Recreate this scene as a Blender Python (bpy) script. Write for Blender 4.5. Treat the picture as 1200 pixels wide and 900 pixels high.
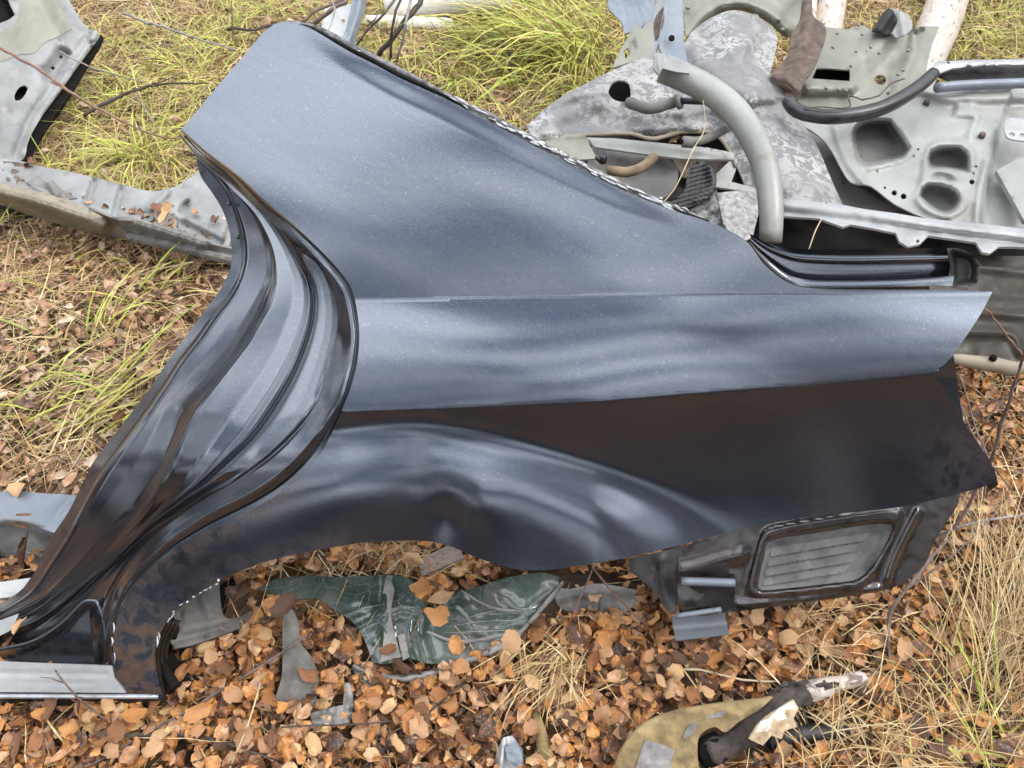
import bpy, math, random
import numpy as np
from mathutils import Vector
from mathutils.geometry import delaunay_2d_cdt

random.seed(7)
rng = np.random.default_rng(7)
scene = bpy.context.scene
for ob in list(bpy.data.objects):
    bpy.data.objects.remove(ob, do_unlink=True)
COL = scene.collection
R = math.radians

# ------------------------------------------------------------------ camera, sky, sun, exposure
FOC = 924.0                      # focal length in photo pixels (photo 1200 wide)
CAM = np.array([0.0, 0.0, 1.42])
PITCH = R(46.0)
cam_d = bpy.data.cameras.new("camera")
cam_d.sensor_fit = 'HORIZONTAL'
cam_d.sensor_width = 36.0
cam_d.lens = FOC / 1200.0 * 36.0
cam_d.clip_start = 0.05
cam_d.clip_end = 2000.0
cam = bpy.data.objects.new("camera", cam_d)
cam.location = CAM
cam.rotation_euler = (math.pi / 2 - PITCH, 0, 0)
COL.objects.link(cam)
scene.camera = cam

SUN_EL, SUN_AZ = R(50.0), R(98.0)      # azimuth clockwise from +Y
world = bpy.data.worlds.new("World")
scene.world = world
world.use_nodes = True
wt = world.node_tree
wt.nodes.clear()
w_out = wt.nodes.new("ShaderNodeOutputWorld")
w_bg = wt.nodes.new("ShaderNodeBackground")
w_bg.inputs["Strength"].default_value = 0.12
w_sky = wt.nodes.new("ShaderNodeTexSky")
w_sky.sky_type = 'NISHITA'
w_sky.sun_disc = False
w_sky.sun_elevation = SUN_EL
w_sky.sun_rotation = SUN_AZ
w_sky.air_density = 1.2
w_sky.dust_density = 2.0
w_co = wt.nodes.new("ShaderNodeTexCoord")
w_map = wt.nodes.new("ShaderNodeMapping")
w_map.inputs["Scale"].default_value = (1.0, 1.0, 1.6)
w_map.inputs["Location"].default_value = (0.9, 4.3, 1.1)
w_no = wt.nodes.new("ShaderNodeTexNoise")
w_no.inputs["Scale"].default_value = 4.2
w_no.inputs["Detail"].default_value = 6.0
w_no.inputs["Roughness"].default_value = 0.55
w_no.inputs["Distortion"].default_value = 0.4
w_rm = wt.nodes.new("ShaderNodeValToRGB")
w_rm.color_ramp.elements[0].position = 0.42
w_rm.color_ramp.elements[0].color = (0.10, 0.10, 0.10, 1)
w_rm.color_ramp.elements[1].position = 0.60
w_rm.color_ramp.elements[1].color = (1, 1, 1, 1)
w_mix = wt.nodes.new("ShaderNodeMix")
w_mix.data_type = 'RGBA'
w_mix.inputs[7].default_value = (30.0, 30.8, 32.0, 1)     # cloud
wt.links.new(w_co.outputs["Generated"], w_map.inputs[0])
wt.links.new(w_map.outputs[0], w_no.inputs["Vector"])
wt.links.new(w_no.outputs[0], w_rm.inputs[0])
wt.links.new(w_rm.outputs[0], w_mix.inputs[0])
wt.links.new(w_sky.outputs[0], w_mix.inputs[6])
wt.links.new(w_mix.outputs[2], w_bg.inputs["Color"])
wt.links.new(w_bg.outputs[0], w_out.inputs["Surface"])

sun_d = bpy.data.lights.new("sun", 'SUN')
sun_d.energy = 1.5
sun_d.angle = R(18.0)
sun_d.color = (1.0, 0.95, 0.88)
sun = bpy.data.objects.new("sun", sun_d)
COL.objects.link(sun)
sdir = Vector((math.sin(SUN_AZ) * math.cos(SUN_EL), math.cos(SUN_AZ) * math.cos(SUN_EL), math.sin(SUN_EL)))
sun.rotation_euler = sdir.to_track_quat('Z', 'Y').to_euler()
sun.location = sdir * 20

scene.view_settings.view_transform = 'Standard'
scene.view_settings.look = 'None'
scene.view_settings.exposure = 0.43
scene.view_settings.gamma = 1.0

# ------------------------------------------------------------------ small helpers
FWD = np.array([0, math.cos(PITCH), -math.sin(PITCH)])
UPV = np.array([0, math.sin(PITCH), math.cos(PITCH)])
RGT = np.array([1.0, 0, 0])


def rays(p):
    p = np.atleast_2d(np.asarray(p, float))
    return FWD + ((p[:, 0] - 600) / FOC)[:, None] * RGT - ((p[:, 1] - 450) / FOC)[:, None] * UPV


def at_depth(px, py, D):
    return CAM + D * rays((px, py))[0]


def at_z(px, py, z=0.0):
    d = rays((px, py))[0]
    return CAM + d * ((z - CAM[2]) / d[2])


def project(P):
    q = np.atleast_2d(P) - CAM
    D = q @ FWD
    Ds = np.where(D > 0.05, D, 0.05)
    return np.stack([600 + FOC * (q @ RGT) / Ds, 450 - FOC * (q @ UPV) / Ds], 1), D


def plane_of(a, b, c):
    """plane through three points given as (px, py, depth)"""
    A, B, C = (at_depth(*q) for q in (a, b, c))
    n = np.cross(B - A, C - A)
    n /= np.linalg.norm(n)
    if n @ (CAM - A) < 0:
        n = -n
    return A, n


def plane_z(a, b, c):
    """plane through three points given as (px, py, height above ground)"""
    A, B, C = (at_z(*q) for q in (a, b, c))
    n = np.cross(B - A, C - A)
    n /= np.linalg.norm(n)
    if n @ (CAM - A) < 0:
        n = -n
    return A, n


def on_plane(pl, pts, w=0.0):
    """points where the rays through pts meet the plane raised by w metres"""
    d = rays(pts)
    t = ((pl[0] - CAM) @ pl[1] + w) / (d @ pl[1])
    return CAM + d * t[:, None]


def sm(a, b, x):
    t = np.clip((x - a) / (b - a), 0, 1)
    return t * t * (3 - 2 * t)


def hash2(i, j, s):
    h = np.sin(i * 127.1 + j * 311.7 + s * 74.7) * 43758.5453
    return h - np.floor(h)


def vnoise(x, y, s=0.0):
    i, j = np.floor(x), np.floor(y)
    u, v = x - i, y - j
    u, v = u * u * (3 - 2 * u), v * v * (3 - 2 * v)
    return ((hash2(i, j, s) * (1 - u) + hash2(i + 1, j, s) * u) * (1 - v)
            + (hash2(i, j + 1, s) * (1 - u) + hash2(i + 1, j + 1, s) * u) * v) * 2 - 1


def fbm(x, y, s=0.0, o=4):
    r, a = 0.0, 1.0
    for k in range(o):
        r = r + a * vnoise(x * 2 ** k, y * 2 ** k, s + k * 3.1)
        a *= 0.5
    return r / 1.9


def catmull(pts, closed=False, step=5.0, corner=64):
    pts = [np.asarray(p, float) for p in pts]
    n = len(pts)
    out = []

    def is_corner(i):
        if not closed and (i == 0 or i == n - 1):
            return True
        a, b = pts[i] - pts[i - 1], pts[(i + 1) % n] - pts[i]
        c = (a[:2] @ b[:2]) / (np.linalg.norm(a[:2]) * np.linalg.norm(b[:2]) + 1e-9)
        return math.degrees(math.acos(max(-1, min(1, c)))) > corner
    for i in range(n if closed else n - 1):
        p1, p2 = pts[i], pts[(i + 1) % n]
        L = np.linalg.norm((p2 - p1)[:2])
        p0 = 2 * p1 - p2 if is_corner(i) else pts[i - 1]
        p3 = 2 * p2 - p1 if is_corner((i + 1) % n) else pts[(i + 2) % n]
        m1, m2 = (p2 - p0) / 2, (p3 - p1) / 2
        for m in (m1, m2):
            l = np.linalg.norm(m[:2])
            if l > L:
                m *= L / l
        k = max(1, int(round(L / step)))
        for q in range(k):
            t = q / k
            out.append((2 * t**3 - 3 * t**2 + 1) * p1 + (t**3 - 2 * t**2 + t) * m1
                       + (-2 * t**3 + 3 * t**2) * p2 + (t**3 - t**2) * m2)
    if not closed:
        out.append(pts[-1])
    return np.array(out)


def resample(c, n):
    c = np.asarray(c, float)
    s = np.r_[0, np.cumsum(np.linalg.norm(np.diff(c[:, :2], axis=0), axis=1))]
    u = np.linspace(0, s[-1], n)
    return np.stack([np.interp(u, s, c[:, k]) for k in range(c.shape[1])], 1)


def inside(poly, p):
    p = np.atleast_2d(p)
    x, y = p[:, 0], p[:, 1]
    r = np.zeros(len(p), bool)
    q = np.asarray(poly, float)
    a, b = q, np.roll(q, -1, 0)
    for (x1, y1), (x2, y2) in zip(a[:, :2], b[:, :2]):
        if y1 == y2:
            continue
        c = ((y1 > y) != (y2 > y)) & (x < (x2 - x1) * (y - y1) / (y2 - y1) + x1)
        r ^= c
    return r


def dist_line(line, p, closed=False):
    """unsigned distance, signed side (+ = right hand side in image, i.e. below a left-to-right line), param 0..1"""
    q = np.asarray(line, float)[:, :2]
    if closed:
        q = np.vstack([q, q[:1]])
    p = np.atleast_2d(p)
    best = np.full(len(p), 1e9)
    side = np.ones(len(p))
    par = np.zeros(len(p))
    m = len(q) - 1
    for i in range(m):
        a, d = q[i], q[i + 1] - q[i]
        L2 = d @ d + 1e-12
        r = p - a
        t = np.clip((r @ d) / L2, 0, 1)
        e = r - t[:, None] * d
        l = np.hypot(e[:, 0], e[:, 1])
        k = l < best - 1e-9
        best[k] = l[k]
        side[k] = np.sign(d[0] * r[k, 1] - d[1] * r[k, 0])
        par[k] = (i + t[k]) / m
    return best, side, par


# feature heights in photo pixels ------------------------------------------------
def ridge(line, amp, wid, fade=0.0):
    line = catmull(line, step=8)

    def f(p):
        d, _, t = dist_line(line, p)
        k = np.exp(-(d / wid) ** 2) * amp
        if fade:
            k = k * sm(0, fade, t) * sm(0, fade, 1 - t)
        return k
    return f


def stepf(line, amp, wid):
    line = catmull(line, step=8)

    def f(p):
        d, s, _ = dist_line(line, p)
        return amp * sm(-wid, wid, d * s)
    return f


def area(poly, amp, wid):
    poly = catmull(poly, closed=True, step=5)

    def f(p):
        d, _, _ = dist_line(poly, p, True)
        s = np.where(inside(poly, p), d, -d)
        return amp * sm(-wid * 0.5, wid * 0.5, s)
    return f


def lumps(amp, size, seed=0.0):
    return lambda p: amp * fbm(p[:, 0] / size, p[:, 1] / size, seed, 3)


# ------------------------------------------------------------------ object plumbing
def tag(o, label=None, cat=None, group=None, kind=None):
    if label:
        o["label"] = label
    if cat:
        o["category"] = cat
    if group:
        o["group"] = group
    if kind:
        o["kind"] = kind
    return o


def empty(name, loc, label, cat, group=None):
    o = bpy.data.objects.new(name, None)
    o.location = Vector(loc)
    o.empty_display_size = 0.1
    COL.objects.link(o)
    return tag(o, label, cat, group)


def root_loc(o):
    v = Vector((0, 0, 0))
    while o is not None:
        v = v + Vector(o.location)
        o = o.parent
    return np.array(v)


def make_obj(name, verts, faces, mat, parent=None, smooth=True, attrs=None, flat_from=None):
    me = bpy.data.meshes.new(name)
    v = np.asarray(verts, float)
    loc = root_loc(parent)
    if parent is None and len(v):
        loc = np.array([v[:, 0].mean(), v[:, 1].mean(), v[:, 2].min()])
    v = v - loc
    me.from_pydata(v.tolist(), [], faces if isinstance(faces, list) else faces.tolist())
    if smooth:
        s = np.ones(len(me.polygons), bool)
        if flat_from is not None:
            s[flat_from:] = False
        me.polygons.foreach_set("use_smooth", s)
    if attrs:
        for k, val in attrs.items():
            a = me.attributes.new(k, 'FLOAT', 'POINT')
            a.data.foreach_set("value", np.asarray(val, np.float32))
    me.materials.append(mat)
    me.update()
    o = bpy.data.objects.new(name, me)
    COL.objects.link(o)
    if parent is None:
        o.location = Vector(loc)
    else:
        o.parent = parent
    return o


def sheet(name, mat, outline, pl, parent=None, feats=(), holes=(), step=6.0, thick=0.003,
          creases=(), smooth=True, hfun=None, attrs=None, unit=None, push=0.0):
    """a sheet of metal / cloth / plastic cut to an outline, embossed by feats, with real thickness"""
    loop = catmull(outline, True, step) if smooth else np.array(
        [q for a, b in zip(outline, outline[1:] + outline[:1])
         for q in np.linspace(a, b, max(2, int(math.hypot(b[0] - a[0], b[1] - a[1]) / step) + 1))[:-1]])
    hl = [catmull(h, True, max(2.0, step * 0.5)) for h in holes]
    V, E = [], []

    def addloop(L, closed=True):
        b = len(V)
        V.extend(map(tuple, L))
        m = len(L)
        E.extend((b + i, b + (i + 1) % m) for i in range(m if closed else m - 1))
    addloop(loop)
    for h in hl:
        addloop(h)
    lo, hi = loop.min(0), loop.max(0)
    gx = np.arange(lo[0], hi[0], step)
    gy = np.arange(lo[1], hi[1], step * 0.87)
    G = np.array([(x + (step * 0.5 if j % 2 else 0), y) for j, y in enumerate(gy) for x in gx])
    if len(G):
        keep = inside(loop, G)
        G = G[keep]
    cl = []
    for c in creases:
        c = catmull(c, False, step)
        k = inside(loop, c)
        dd, _, _ = dist_line(loop, c, True)
        c = c[k & (dd > step * 0.5)]
        if len(c) > 1:
            cl.append(c)
            addloop(c, False)
    if len(G):
        ok = dist_line(loop, G, True)[0] > step * 0.55
        for h in hl:
            ok &= (dist_line(h, G, True)[0] > step * 0.4) & ~inside(h, G)
        for c in cl:
            ok &= dist_line(c, G)[0] > step * 0.5
        V.extend(map(tuple, G[ok]))
    res = delaunay_2d_cdt([Vector((a[0], a[1])) for a in V], E, [], 0, 1e-4)
    p2 = np.array([(v.x, v.y) for v in res[0]])
    T = np.array(res[2])
    cen = p2[T].mean(1)
    k = inside(loop, cen)
    for h in hl:
        k &= ~inside(h, cen)
    T = T[k]
    a, b, c = p2[T[:, 0]], p2[T[:, 1]], p2[T[:, 2]]
    ar = (b[:, 0] - a[:, 0]) * (c[:, 1] - a[:, 1]) - (b[:, 1] - a[:, 1]) * (c[:, 0] - a[:, 0])
    T = T[np.abs(ar) > 1e-6]
    ar = ar[np.abs(ar) > 1e-6]
    T[ar > 0] = T[ar > 0][:, ::-1]          # image y is down: make the front face the camera
    w = np.zeros(len(p2))
    for f in feats:
        w = w + f(p2)
    if hfun is not None:
        w = w + hfun(p2)
    if unit is None:
        unit = np.linalg.norm(on_plane(pl, loop.mean(0) + np.array([[1, 0]]))[0] - on_plane(pl, loop.mean(0))[0])
    front = on_plane(pl, p2, w * unit + push)
    n = pl[1]
    m = len(front)
    back = front - n * thick
    edges = {}
    for t in T:
        for q in range(3):
            e = (int(t[q]), int(t[(q + 1) % 3]))
            edges[e] = 1
    rim = [e for e in edges if (e[1], e[0]) not in edges]
    rv, rf = [], []
    for (i, j) in rim:
        b = 2 * m + len(rv)
        rv += [front[i], front[j], back[j], back[i]]
        rf.append((b + 1, b, b + 3, b + 2))
    verts = np.vstack([front, back] + ([np.array(rv)] if rv else []))
    faces = T.tolist() + (T[:, ::-1] + m).tolist() + rf
    at = None
    if attrs:
        at = {}
        for kk, fn in attrs.items():
            val = fn(p2)
            rvv = np.array([val[q] for (i, j) in rim for q in (i, j, j, i)])
            at[kk] = np.r_[val, val, rvv]
    return make_obj(name, verts, faces, mat, parent, True, at, flat_from=2 * len(T))


def loft(name, mat, curves, pl, parent=None, n=80, sub=4, unit=0.0014, thick=0.003, attrs=None):
    """surface swept across guide curves; each curve is a list of (px, py, w)"""
    cs = [resample(catmull(c, False, 5), n) for c in curves]
    rows = []
    K = len(cs)
    for i in range(K - 1):
        a, b = cs[i], cs[i + 1]
        p = cs[i - 1] if i else 2 * a - b
        q = cs[i + 2] if i + 2 < K else 2 * b - a
        for k in range(sub):
            t = k / sub
            lin = a * (1 - t) + b * t
            # heights get a rounded step, positions stay linear
            ts = t
            lin = lin.copy()
            lin[:, 2] = a[:, 2] * (1 - ts) + b[:, 2] * ts
            rows.append(lin)
    rows.append(cs[-1])
    A = np.array(rows)
    r, c = A.shape[:2]
    fr = on_plane(pl, A.reshape(-1, 3)[:, :2], A.reshape(-1, 3)[:, 2] * unit)
    bk = fr - pl[1] * thick
    m = len(fr)
    F = []
    for i in range(r - 1):
        for j in range(c - 1):
            F.append((i * c + j, i * c + j + 1, (i + 1) * c + j + 1, (i + 1) * c + j))
    Fb = [tuple(x + m for x in f[::-1]) for f in F]
    rim = [(j, j + 1) for j in range(c - 1)] + [((i) * c + c - 1, (i + 1) * c + c - 1) for i in range(r - 1)] \
        + [((r - 1) * c + j + 1, (r - 1) * c + j) for j in range(c - 1)] + [((i + 1) * c, i * c) for i in range(r - 1)]
    rv, rf = [], []
    for (i, j) in rim:
        b = 2 * m + len(rv)
        rv += [fr[i], fr[j], bk[j], bk[i]]
        rf.append((b, b + 1, b + 2, b + 3))
    at = None
    if attrs:
        at = {}
        for kk, fn in attrs.items():
            val = fn(A.reshape(-1, 3)[:, :2])
            at[kk] = np.r_[val, val, np.array([val[q] for (i, j) in rim for q in (i, j, j, i)])]
    return make_obj(name, np.vstack([fr, bk, np.array(rv)]), F + Fb + rf, mat, parent, True, at, flat_from=2 * len(F))


class MB:
    """gathers tubes, boxes and discs into one mesh"""

    def __init__(self):
        self.v, self.f = [], []

    def add(self, v, f):
        b = len(self.v)
        self.v += [tuple(x) for x in v]
        self.f += [tuple(b + i for i in q) for q in f]

    def tube(self, pts, rad, n=6, caps=True, wob=0.0):
        pts = np.asarray(pts, float)
        m = len(pts)
        rad = np.interp(np.linspace(0, 1, m), np.linspace(0, 1, len(rad)), rad) if np.ndim(rad) else np.full(m, rad)
        tan = np.gradient(pts, axis=0)
        tan /= np.linalg.norm(tan, axis=1)[:, None] + 1e-12
        ref = np.array([0.12, 0.31, 0.94])
        if abs(tan.mean(0) @ ref) > 0.8:
            ref = np.array([0.94, 0.2, 0.1])
        V = []
        for i in range(m):
            a = np.cross(tan[i], ref)
            a /= np.linalg.norm(a) + 1e-12
            b = np.cross(tan[i], a)
            for k in range(n):
                th = 2 * math.pi * k / n
                rr = rad[i] * (1 + wob * random.uniform(-1, 1))
                V.append(pts[i] + rr * (math.cos(th) * a + math.sin(th) * b))
        F = [(i * n + k, (i + 1) * n + k, (i + 1) * n + (k + 1) % n, i * n + (k + 1) % n)
             for i in range(m - 1) for k in range(n)]
        if caps:
            F.append(tuple(range(n)))
            F.append(tuple((m - 1) * n + k for k in reversed(range(n))))
        self.add(V, F)

    def box(self, c, x, y, z):
        c, x, y, z = (np.asarray(q, float) for q in (c, x, y, z))
        V = [c + i * x + j * y + k * z for i in (-1, 1) for j in (-1, 1) for k in (-1, 1)]
        self.add(V, [(0, 1, 3, 2), (4, 6, 7, 5), (0, 4, 5, 1), (2, 3, 7, 6), (0, 2, 6, 4), (1, 5, 7, 3)])

    def disc(self, c, n, r, h, seg=10):
        c, n = np.asarray(c, float), np.asarray(n, float)
        n = n / np.linalg.norm(n)
        self.tube([c, c + n * h * 0.7, c + n * h], [r, r * 0.95, r * 0.7], seg)

    def build(self, name, mat, parent=None, smooth=True):
        return make_obj(name, self.v, self.f, mat, parent, smooth)


def spline3(pts, step=0.02):
    pts = [np.asarray(p, float) for p in pts]
    out = []
    n = len(pts)
    for i in range(n - 1):
        p0, p1, p2, p3 = pts[max(i - 1, 0)], pts[i], pts[i + 1], pts[min(i + 2, n - 1)]
        k = max(2, int(np.linalg.norm(p2 - p1) / step))
        for q in range(k):
            t = q / k
            out.append(0.5 * (2 * p1 + (p2 - p0) * t + (2 * p0 - 5 * p1 + 4 * p2 - p3) * t * t
                              + (3 * p1 - p0 - 3 * p2 + p3) * t**3))
    out.append(pts[-1])
    return np.array(out)
# ------------------------------------------------------------------ materials
class NT:
    def __init__(self, name):
        self.m = bpy.data.materials.new(name)
        self.m.use_nodes = True
        self.t = self.m.node_tree
        self.b = self.t.nodes["Principled BSDF"]
        self.co = None

    def n(self, kind, **kw):
        x = self.t.nodes.new("ShaderNode" + kind)
        for k, v in kw.items():
            if hasattr(x, k):
                setattr(x, k, v)
            else:
                x.inputs[k].default_value = v
        return x

    def l(self, a, b):
        self.t.links.new(a, b)

    def coord(self):
        if self.co is None:
            self.co = self.n("TexCoord").outputs["Object"]
        return self.co

    def noise(self, scale, detail=4.0, rough=0.55, dist=0.0, stretch=None):
        x = self.n("TexNoise")
        x.inputs["Scale"].default_value = scale
        x.inputs["Detail"].default_value = detail
        x.inputs["Roughness"].default_value = rough
        x.inputs["Distortion"].default_value = dist
        src = self.coord()
        if stretch:
            mp = self.n("Mapping")
            mp.inputs["Scale"].default_value = stretch[:3]
            if len(stretch) > 3:
                mp.inputs["Rotation"].default_value = stretch[3]
            self.l(src, mp.inputs[0])
            src = mp.outputs[0]
        self.l(src, x.inputs["Vector"])
        return x.outputs[0]

    def ramp(self, src, stops):
        x = self.n("ValToRGB")
        e = x.color_ramp.elements
        while len(e) < len(stops):
            e.new(0.5)
        for el, (p, c) in zip(e, stops):
            el.position = p
            el.color = (c, c, c, 1) if np.isscalar(c) else (*c, 1)
        self.l(src, x.inputs[0])
        return x.outputs[0]

    def mix(self, fac, a, b, mode='MIX'):
        x = self.n("Mix")
        x.data_type = 'RGBA'
        x.blend_type = mode
        for s, i in ((fac, 0), (a, 6), (b, 7)):
            if isinstance(s, bpy.types.NodeSocket):
                self.l(s, x.inputs[i])
            elif i == 0:
                x.inputs[0].default_value = s
            else:
                x.inputs[i].default_value = (*s, 1) if len(s) == 3 else s
        return x.outputs[2]

    def math(self, op, a, b=0.0):
        x = self.n("Math")
        x.operation = op
        for s, i in ((a, 0), (b, 1)):
            if isinstance(s, bpy.types.NodeSocket):
                self.l(s, x.inputs[i])
            else:
                x.inputs[i].default_value = s
        return x.outputs[0]

    def attr(self, name):
        x = self.n("Attribute")
        x.attribute_name = name
        return x.outputs["Fac"]

    def bump(self, src, strength=0.3, dist=0.002):
        x = self.n("Bump")
        x.inputs["Strength"].default_value = strength
        x.inputs["Distance"].default_value = dist
        self.l(src, x.inputs["Height"])
        self.l(x.outputs[0], self.b.inputs["Normal"])
        return x.outputs[0]

    def set(self, **kw):
        for k, v in kw.items():
            i = self.b.inputs[k.replace("_", " ")]
            if isinstance(v, bpy.types.NodeSocket):
                self.l(v, i)
            else:
                i.default_value = (*v, 1) if (not np.isscalar(v) and len(v) == 3 and i.type == 'RGBA') else v
        return self


M = {}


def paint(name, base, dust_col, dust=0.5, dirt=True, metallic=0.85):
    a = NT(name)
    big = a.ramp(a.noise(5.0, 6, 0.6, 0.6, (1, 1.7, 1.7)), [(0.38, 0.0), (0.7, 1.0)])
    # wipe and rain streaks, also painting in streaky reflections, along pillar and body side
    def streak(ang, sc, st, lo, hi):
        m1, m2, m3 = a.n("Mapping"), a.n("Mapping"), a.n("Mapping")
        m1.inputs["Rotation"].default_value = (R(-45), 0, 0)
        m2.inputs["Rotation"].default_value = (0, 0, R(ang))
        m3.inputs["Scale"].default_value = (1.0, st, 1.0)
        a.l(a.coord(), m1.inputs[0]); a.l(m1.outputs[0], m2.inputs[0]); a.l(m2.outputs[0], m3.inputs[0])
        x = a.n("TexNoise")
        x.inputs["Scale"].default_value = sc
        x.inputs["Detail"].default_value = 7.0
        x.inputs["Roughness"].default_value = 0.65
        x.inputs["Distortion"].default_value = 0.5
        a.l(m3.outputs[0], x.inputs["Vector"])
        return a.ramp(x.outputs[0], [(lo, 0.0), (hi, 1.0)])
    stk = a.math('ADD', a.math('MULTIPLY', streak(33, 4.5, 7.0, 0.45, 0.68), 0.6), a.math('MULTIPLY', streak(5, 4.0, 9.0, 0.48, 0.7), 0.5))
    scr = a.math('MULTIPLY', streak(24, 9.0, 60.0, 0.60, 0.72), a.ramp(a.noise(4.0, 3), [(0.45, 0.0), (0.6, 1.0)]))
    big = a.math('ADD', a.math('MULTIPLY', big, 0.35), a.math('MULTIPLY', stk, 0.85))
    fine = a.ramp(a.noise(420.0, 3, 0.7), [(0.45, 0.0), (0.75, 1.0)])
    fd = a.math('MULTIPLY', a.math('ADD', a.math('MULTIPLY', big, 0.5), a.math('MULTIPLY', fine, 0.40)), dust)
    spots = a.ramp(a.noise(230.0, 2, 0.5), [(0.62, 0.0), (0.70, 1.0)])
    fd = a.math('ADD', fd, a.math('MULTIPLY', spots, 0.16))
    fd = a.math('ADD', fd, a.math('MULTIPLY', scr, 0.22))
    col = a.mix(fd, base, dust_col)
    if dirt:
        dm = a.attr("dirt")
        blot = a.ramp(a.noise(38.0, 5, 0.65, 0.4), [(0.38, 0.0), (0.53, 1.0)])
        dk = a.math('MULTIPLY', dm, blot)
        mud = a.mix(a.noise(60.0, 4), (0.03, 0.018, 0.013), (0.11, 0.07, 0.05))
        col = a.mix(dk, col, mud)
        a.set(Metallic=a.math('MULTIPLY', a.math('SUBTRACT', 1.0, dk), metallic))
        a.set(Coat_Weight=a.math('SUBTRACT', 1.0, a.math('MULTIPLY', dk, 0.75)))
    else:
        a.set(Metallic=metallic, Coat_Weight=1.0)
    a.set(Base_Color=col, Roughness=0.20, Coat_IOR=1.65,
          Coat_Roughness=a.math('ADD', 0.05, a.math('MULTIPLY', big, 0.10)))
    bb = a.math('ADD', a.math('MULTIPLY', a.noise(520.0, 2, 0.6), 1.0), a.math('MULTIPLY', a.noise(40.0, 2), 0.25))
    drops = a.ramp(a.noise(300.0, 1, 0.4), [(0.58, 0.0), (0.68, 1.0)])
    bb = a.math('ADD', bb, a.math('MULTIPLY', drops, 0.3))
    a.bump(bb, 0.07, 0.0014)
    a.l(a.b.inputs["Normal"].links[0].from_socket, a.b.inputs["Coat Normal"])
    M[name] = a.m


paint("navy_paint", (0.033, 0.047, 0.073), (0.21, 0.21, 0.21), 0.22)
paint("navy_jamb_paint", (0.038, 0.05, 0.07), (0.2, 0.2, 0.205), 0.18)
paint("wheel_arch_paint", (0.012, 0.014, 0.02), (0.14, 0.13, 0.13), 0.35)


def metal(name, base, alt, scale=9.0, metallic=0.35, rough=0.45, stain=(0.16, 0.12, 0.085), stain_amt=0.5, speck=0.5):
    a = NT(name)
    if max(base) < 0.05:
        a.set(Specular_IOR_Level=0.22)
    c = a.mix(a.ramp(a.noise(scale, 5, 0.6, 0.3), [(0.35, 0.0), (0.65, 1.0)]), base, alt)
    st = a.ramp(a.noise(scale * 1.7, 7, 0.7, 0.8), [(0.56, 0.0), (0.74, 1.0)])
    c = a.mix(a.math('MULTIPLY', st, stain_amt), c, stain)
    sp = a.ramp(a.noise(260.0, 2, 0.6), [(0.68, 0.0), (0.74, 1.0)])
    c = a.mix(a.math('MULTIPLY', sp, speck), c, tuple(x * 0.35 for x in base))
    a.set(Base_Color=c, Metallic=metallic, Roughness=a.ramp(a.noise(scale * 3, 4), [(0.3, rough - 0.12), (0.7, rough + 0.15)]))
    a.bump(a.noise(scale * 10, 4, 0.6), 0.12, 0.002)
    M[name] = a.m


metal("silver_paint", (0.23, 0.237, 0.222), (0.31, 0.317, 0.295), 7, metallic=0.1, stain_amt=0.7)
metal("bright_silver", (0.27, 0.28, 0.285), (0.38, 0.388, 0.388), 9, metallic=0.15, stain_amt=0.6)
metal("grey_primer", (0.30, 0.31, 0.32), (0.36, 0.36, 0.36), 8)
metal("khaki_primer", (0.175, 0.18, 0.145), (0.235, 0.235, 0.195), 6, metallic=0.1)
metal("blue_silver", (0.15, 0.175, 0.21), (0.21, 0.235, 0.27), 7, metallic=0.25)
metal("dark_metal", (0.014, 0.014, 0.015), (0.035, 0.032, 0.03), 9, metallic=0.2, rough=0.5, stain=(0.09, 0.065, 0.045))
metal("brown_black", (0.016, 0.013, 0.01), (0.035, 0.028, 0.02), 8, metallic=0.0, rough=0.4, stain=(0.06, 0.045, 0.03))
metal("rust", (0.06, 0.042, 0.032), (0.14, 0.10, 0.075), 30, metallic=0.0, rough=0.8, stain=(0.07, 0.045, 0.035), speck=0.7)
metal("dirty_yellow_grey", (0.19, 0.175, 0.14), (0.31, 0.26, 0.18), 6, metallic=0.05, rough=0.7, stain=(0.09, 0.08, 0.065))
metal("mud_grey", (0.13, 0.125, 0.115), (0.21, 0.2, 0.185), 11, metallic=0.05, rough=0.75)
metal("dusty_grey", (0.10, 0.10, 0.10), (0.19, 0.19, 0.187), 14, metallic=0.0, rough=0.7, stain=(0.05, 0.05, 0.05), stain_amt=0.7)
metal("housing_grey", (0.075, 0.072, 0.068), (0.17, 0.16, 0.148), 16, metallic=0.1, rough=0.65, stain=(0.1, 0.085, 0.07))

# mottled sound-deadening coat: pale flakes over grey
a = NT("mottled_coat")
v1 = a.noise(34.0, 4, 0.55, 0.9)
v2 = a.noise(85.0, 3, 0.5, 0.6)
pat = a.math('ADD', a.math('MULTIPLY', v1, 0.75), a.math('MULTIPLY', v2, 0.45))
fl = a.ramp(pat, [(0.59, 0.0), (0.605, 1.0)])
fl = a.math('MULTIPLY', fl, a.ramp(a.noise(5.5, 3, 0.5, 0.5), [(0.40, 0.12), (0.54, 1.0)]))
c = a.mix(fl, (0.165, 0.165, 0.168), (0.35, 0.35, 0.34))
c = a.mix(a.math('MULTIPLY', a.ramp(a.noise(5.0, 5), [(0.45, 0.0), (0.62, 1.0)]), 0.45), c, (0.22, 0.215, 0.21))
a.set(Base_Color=c, Roughness=0.65, Metallic=0.0)
a.bump(fl, 0.35, 0.002)
M["mottled_coat"] = a.m


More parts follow.
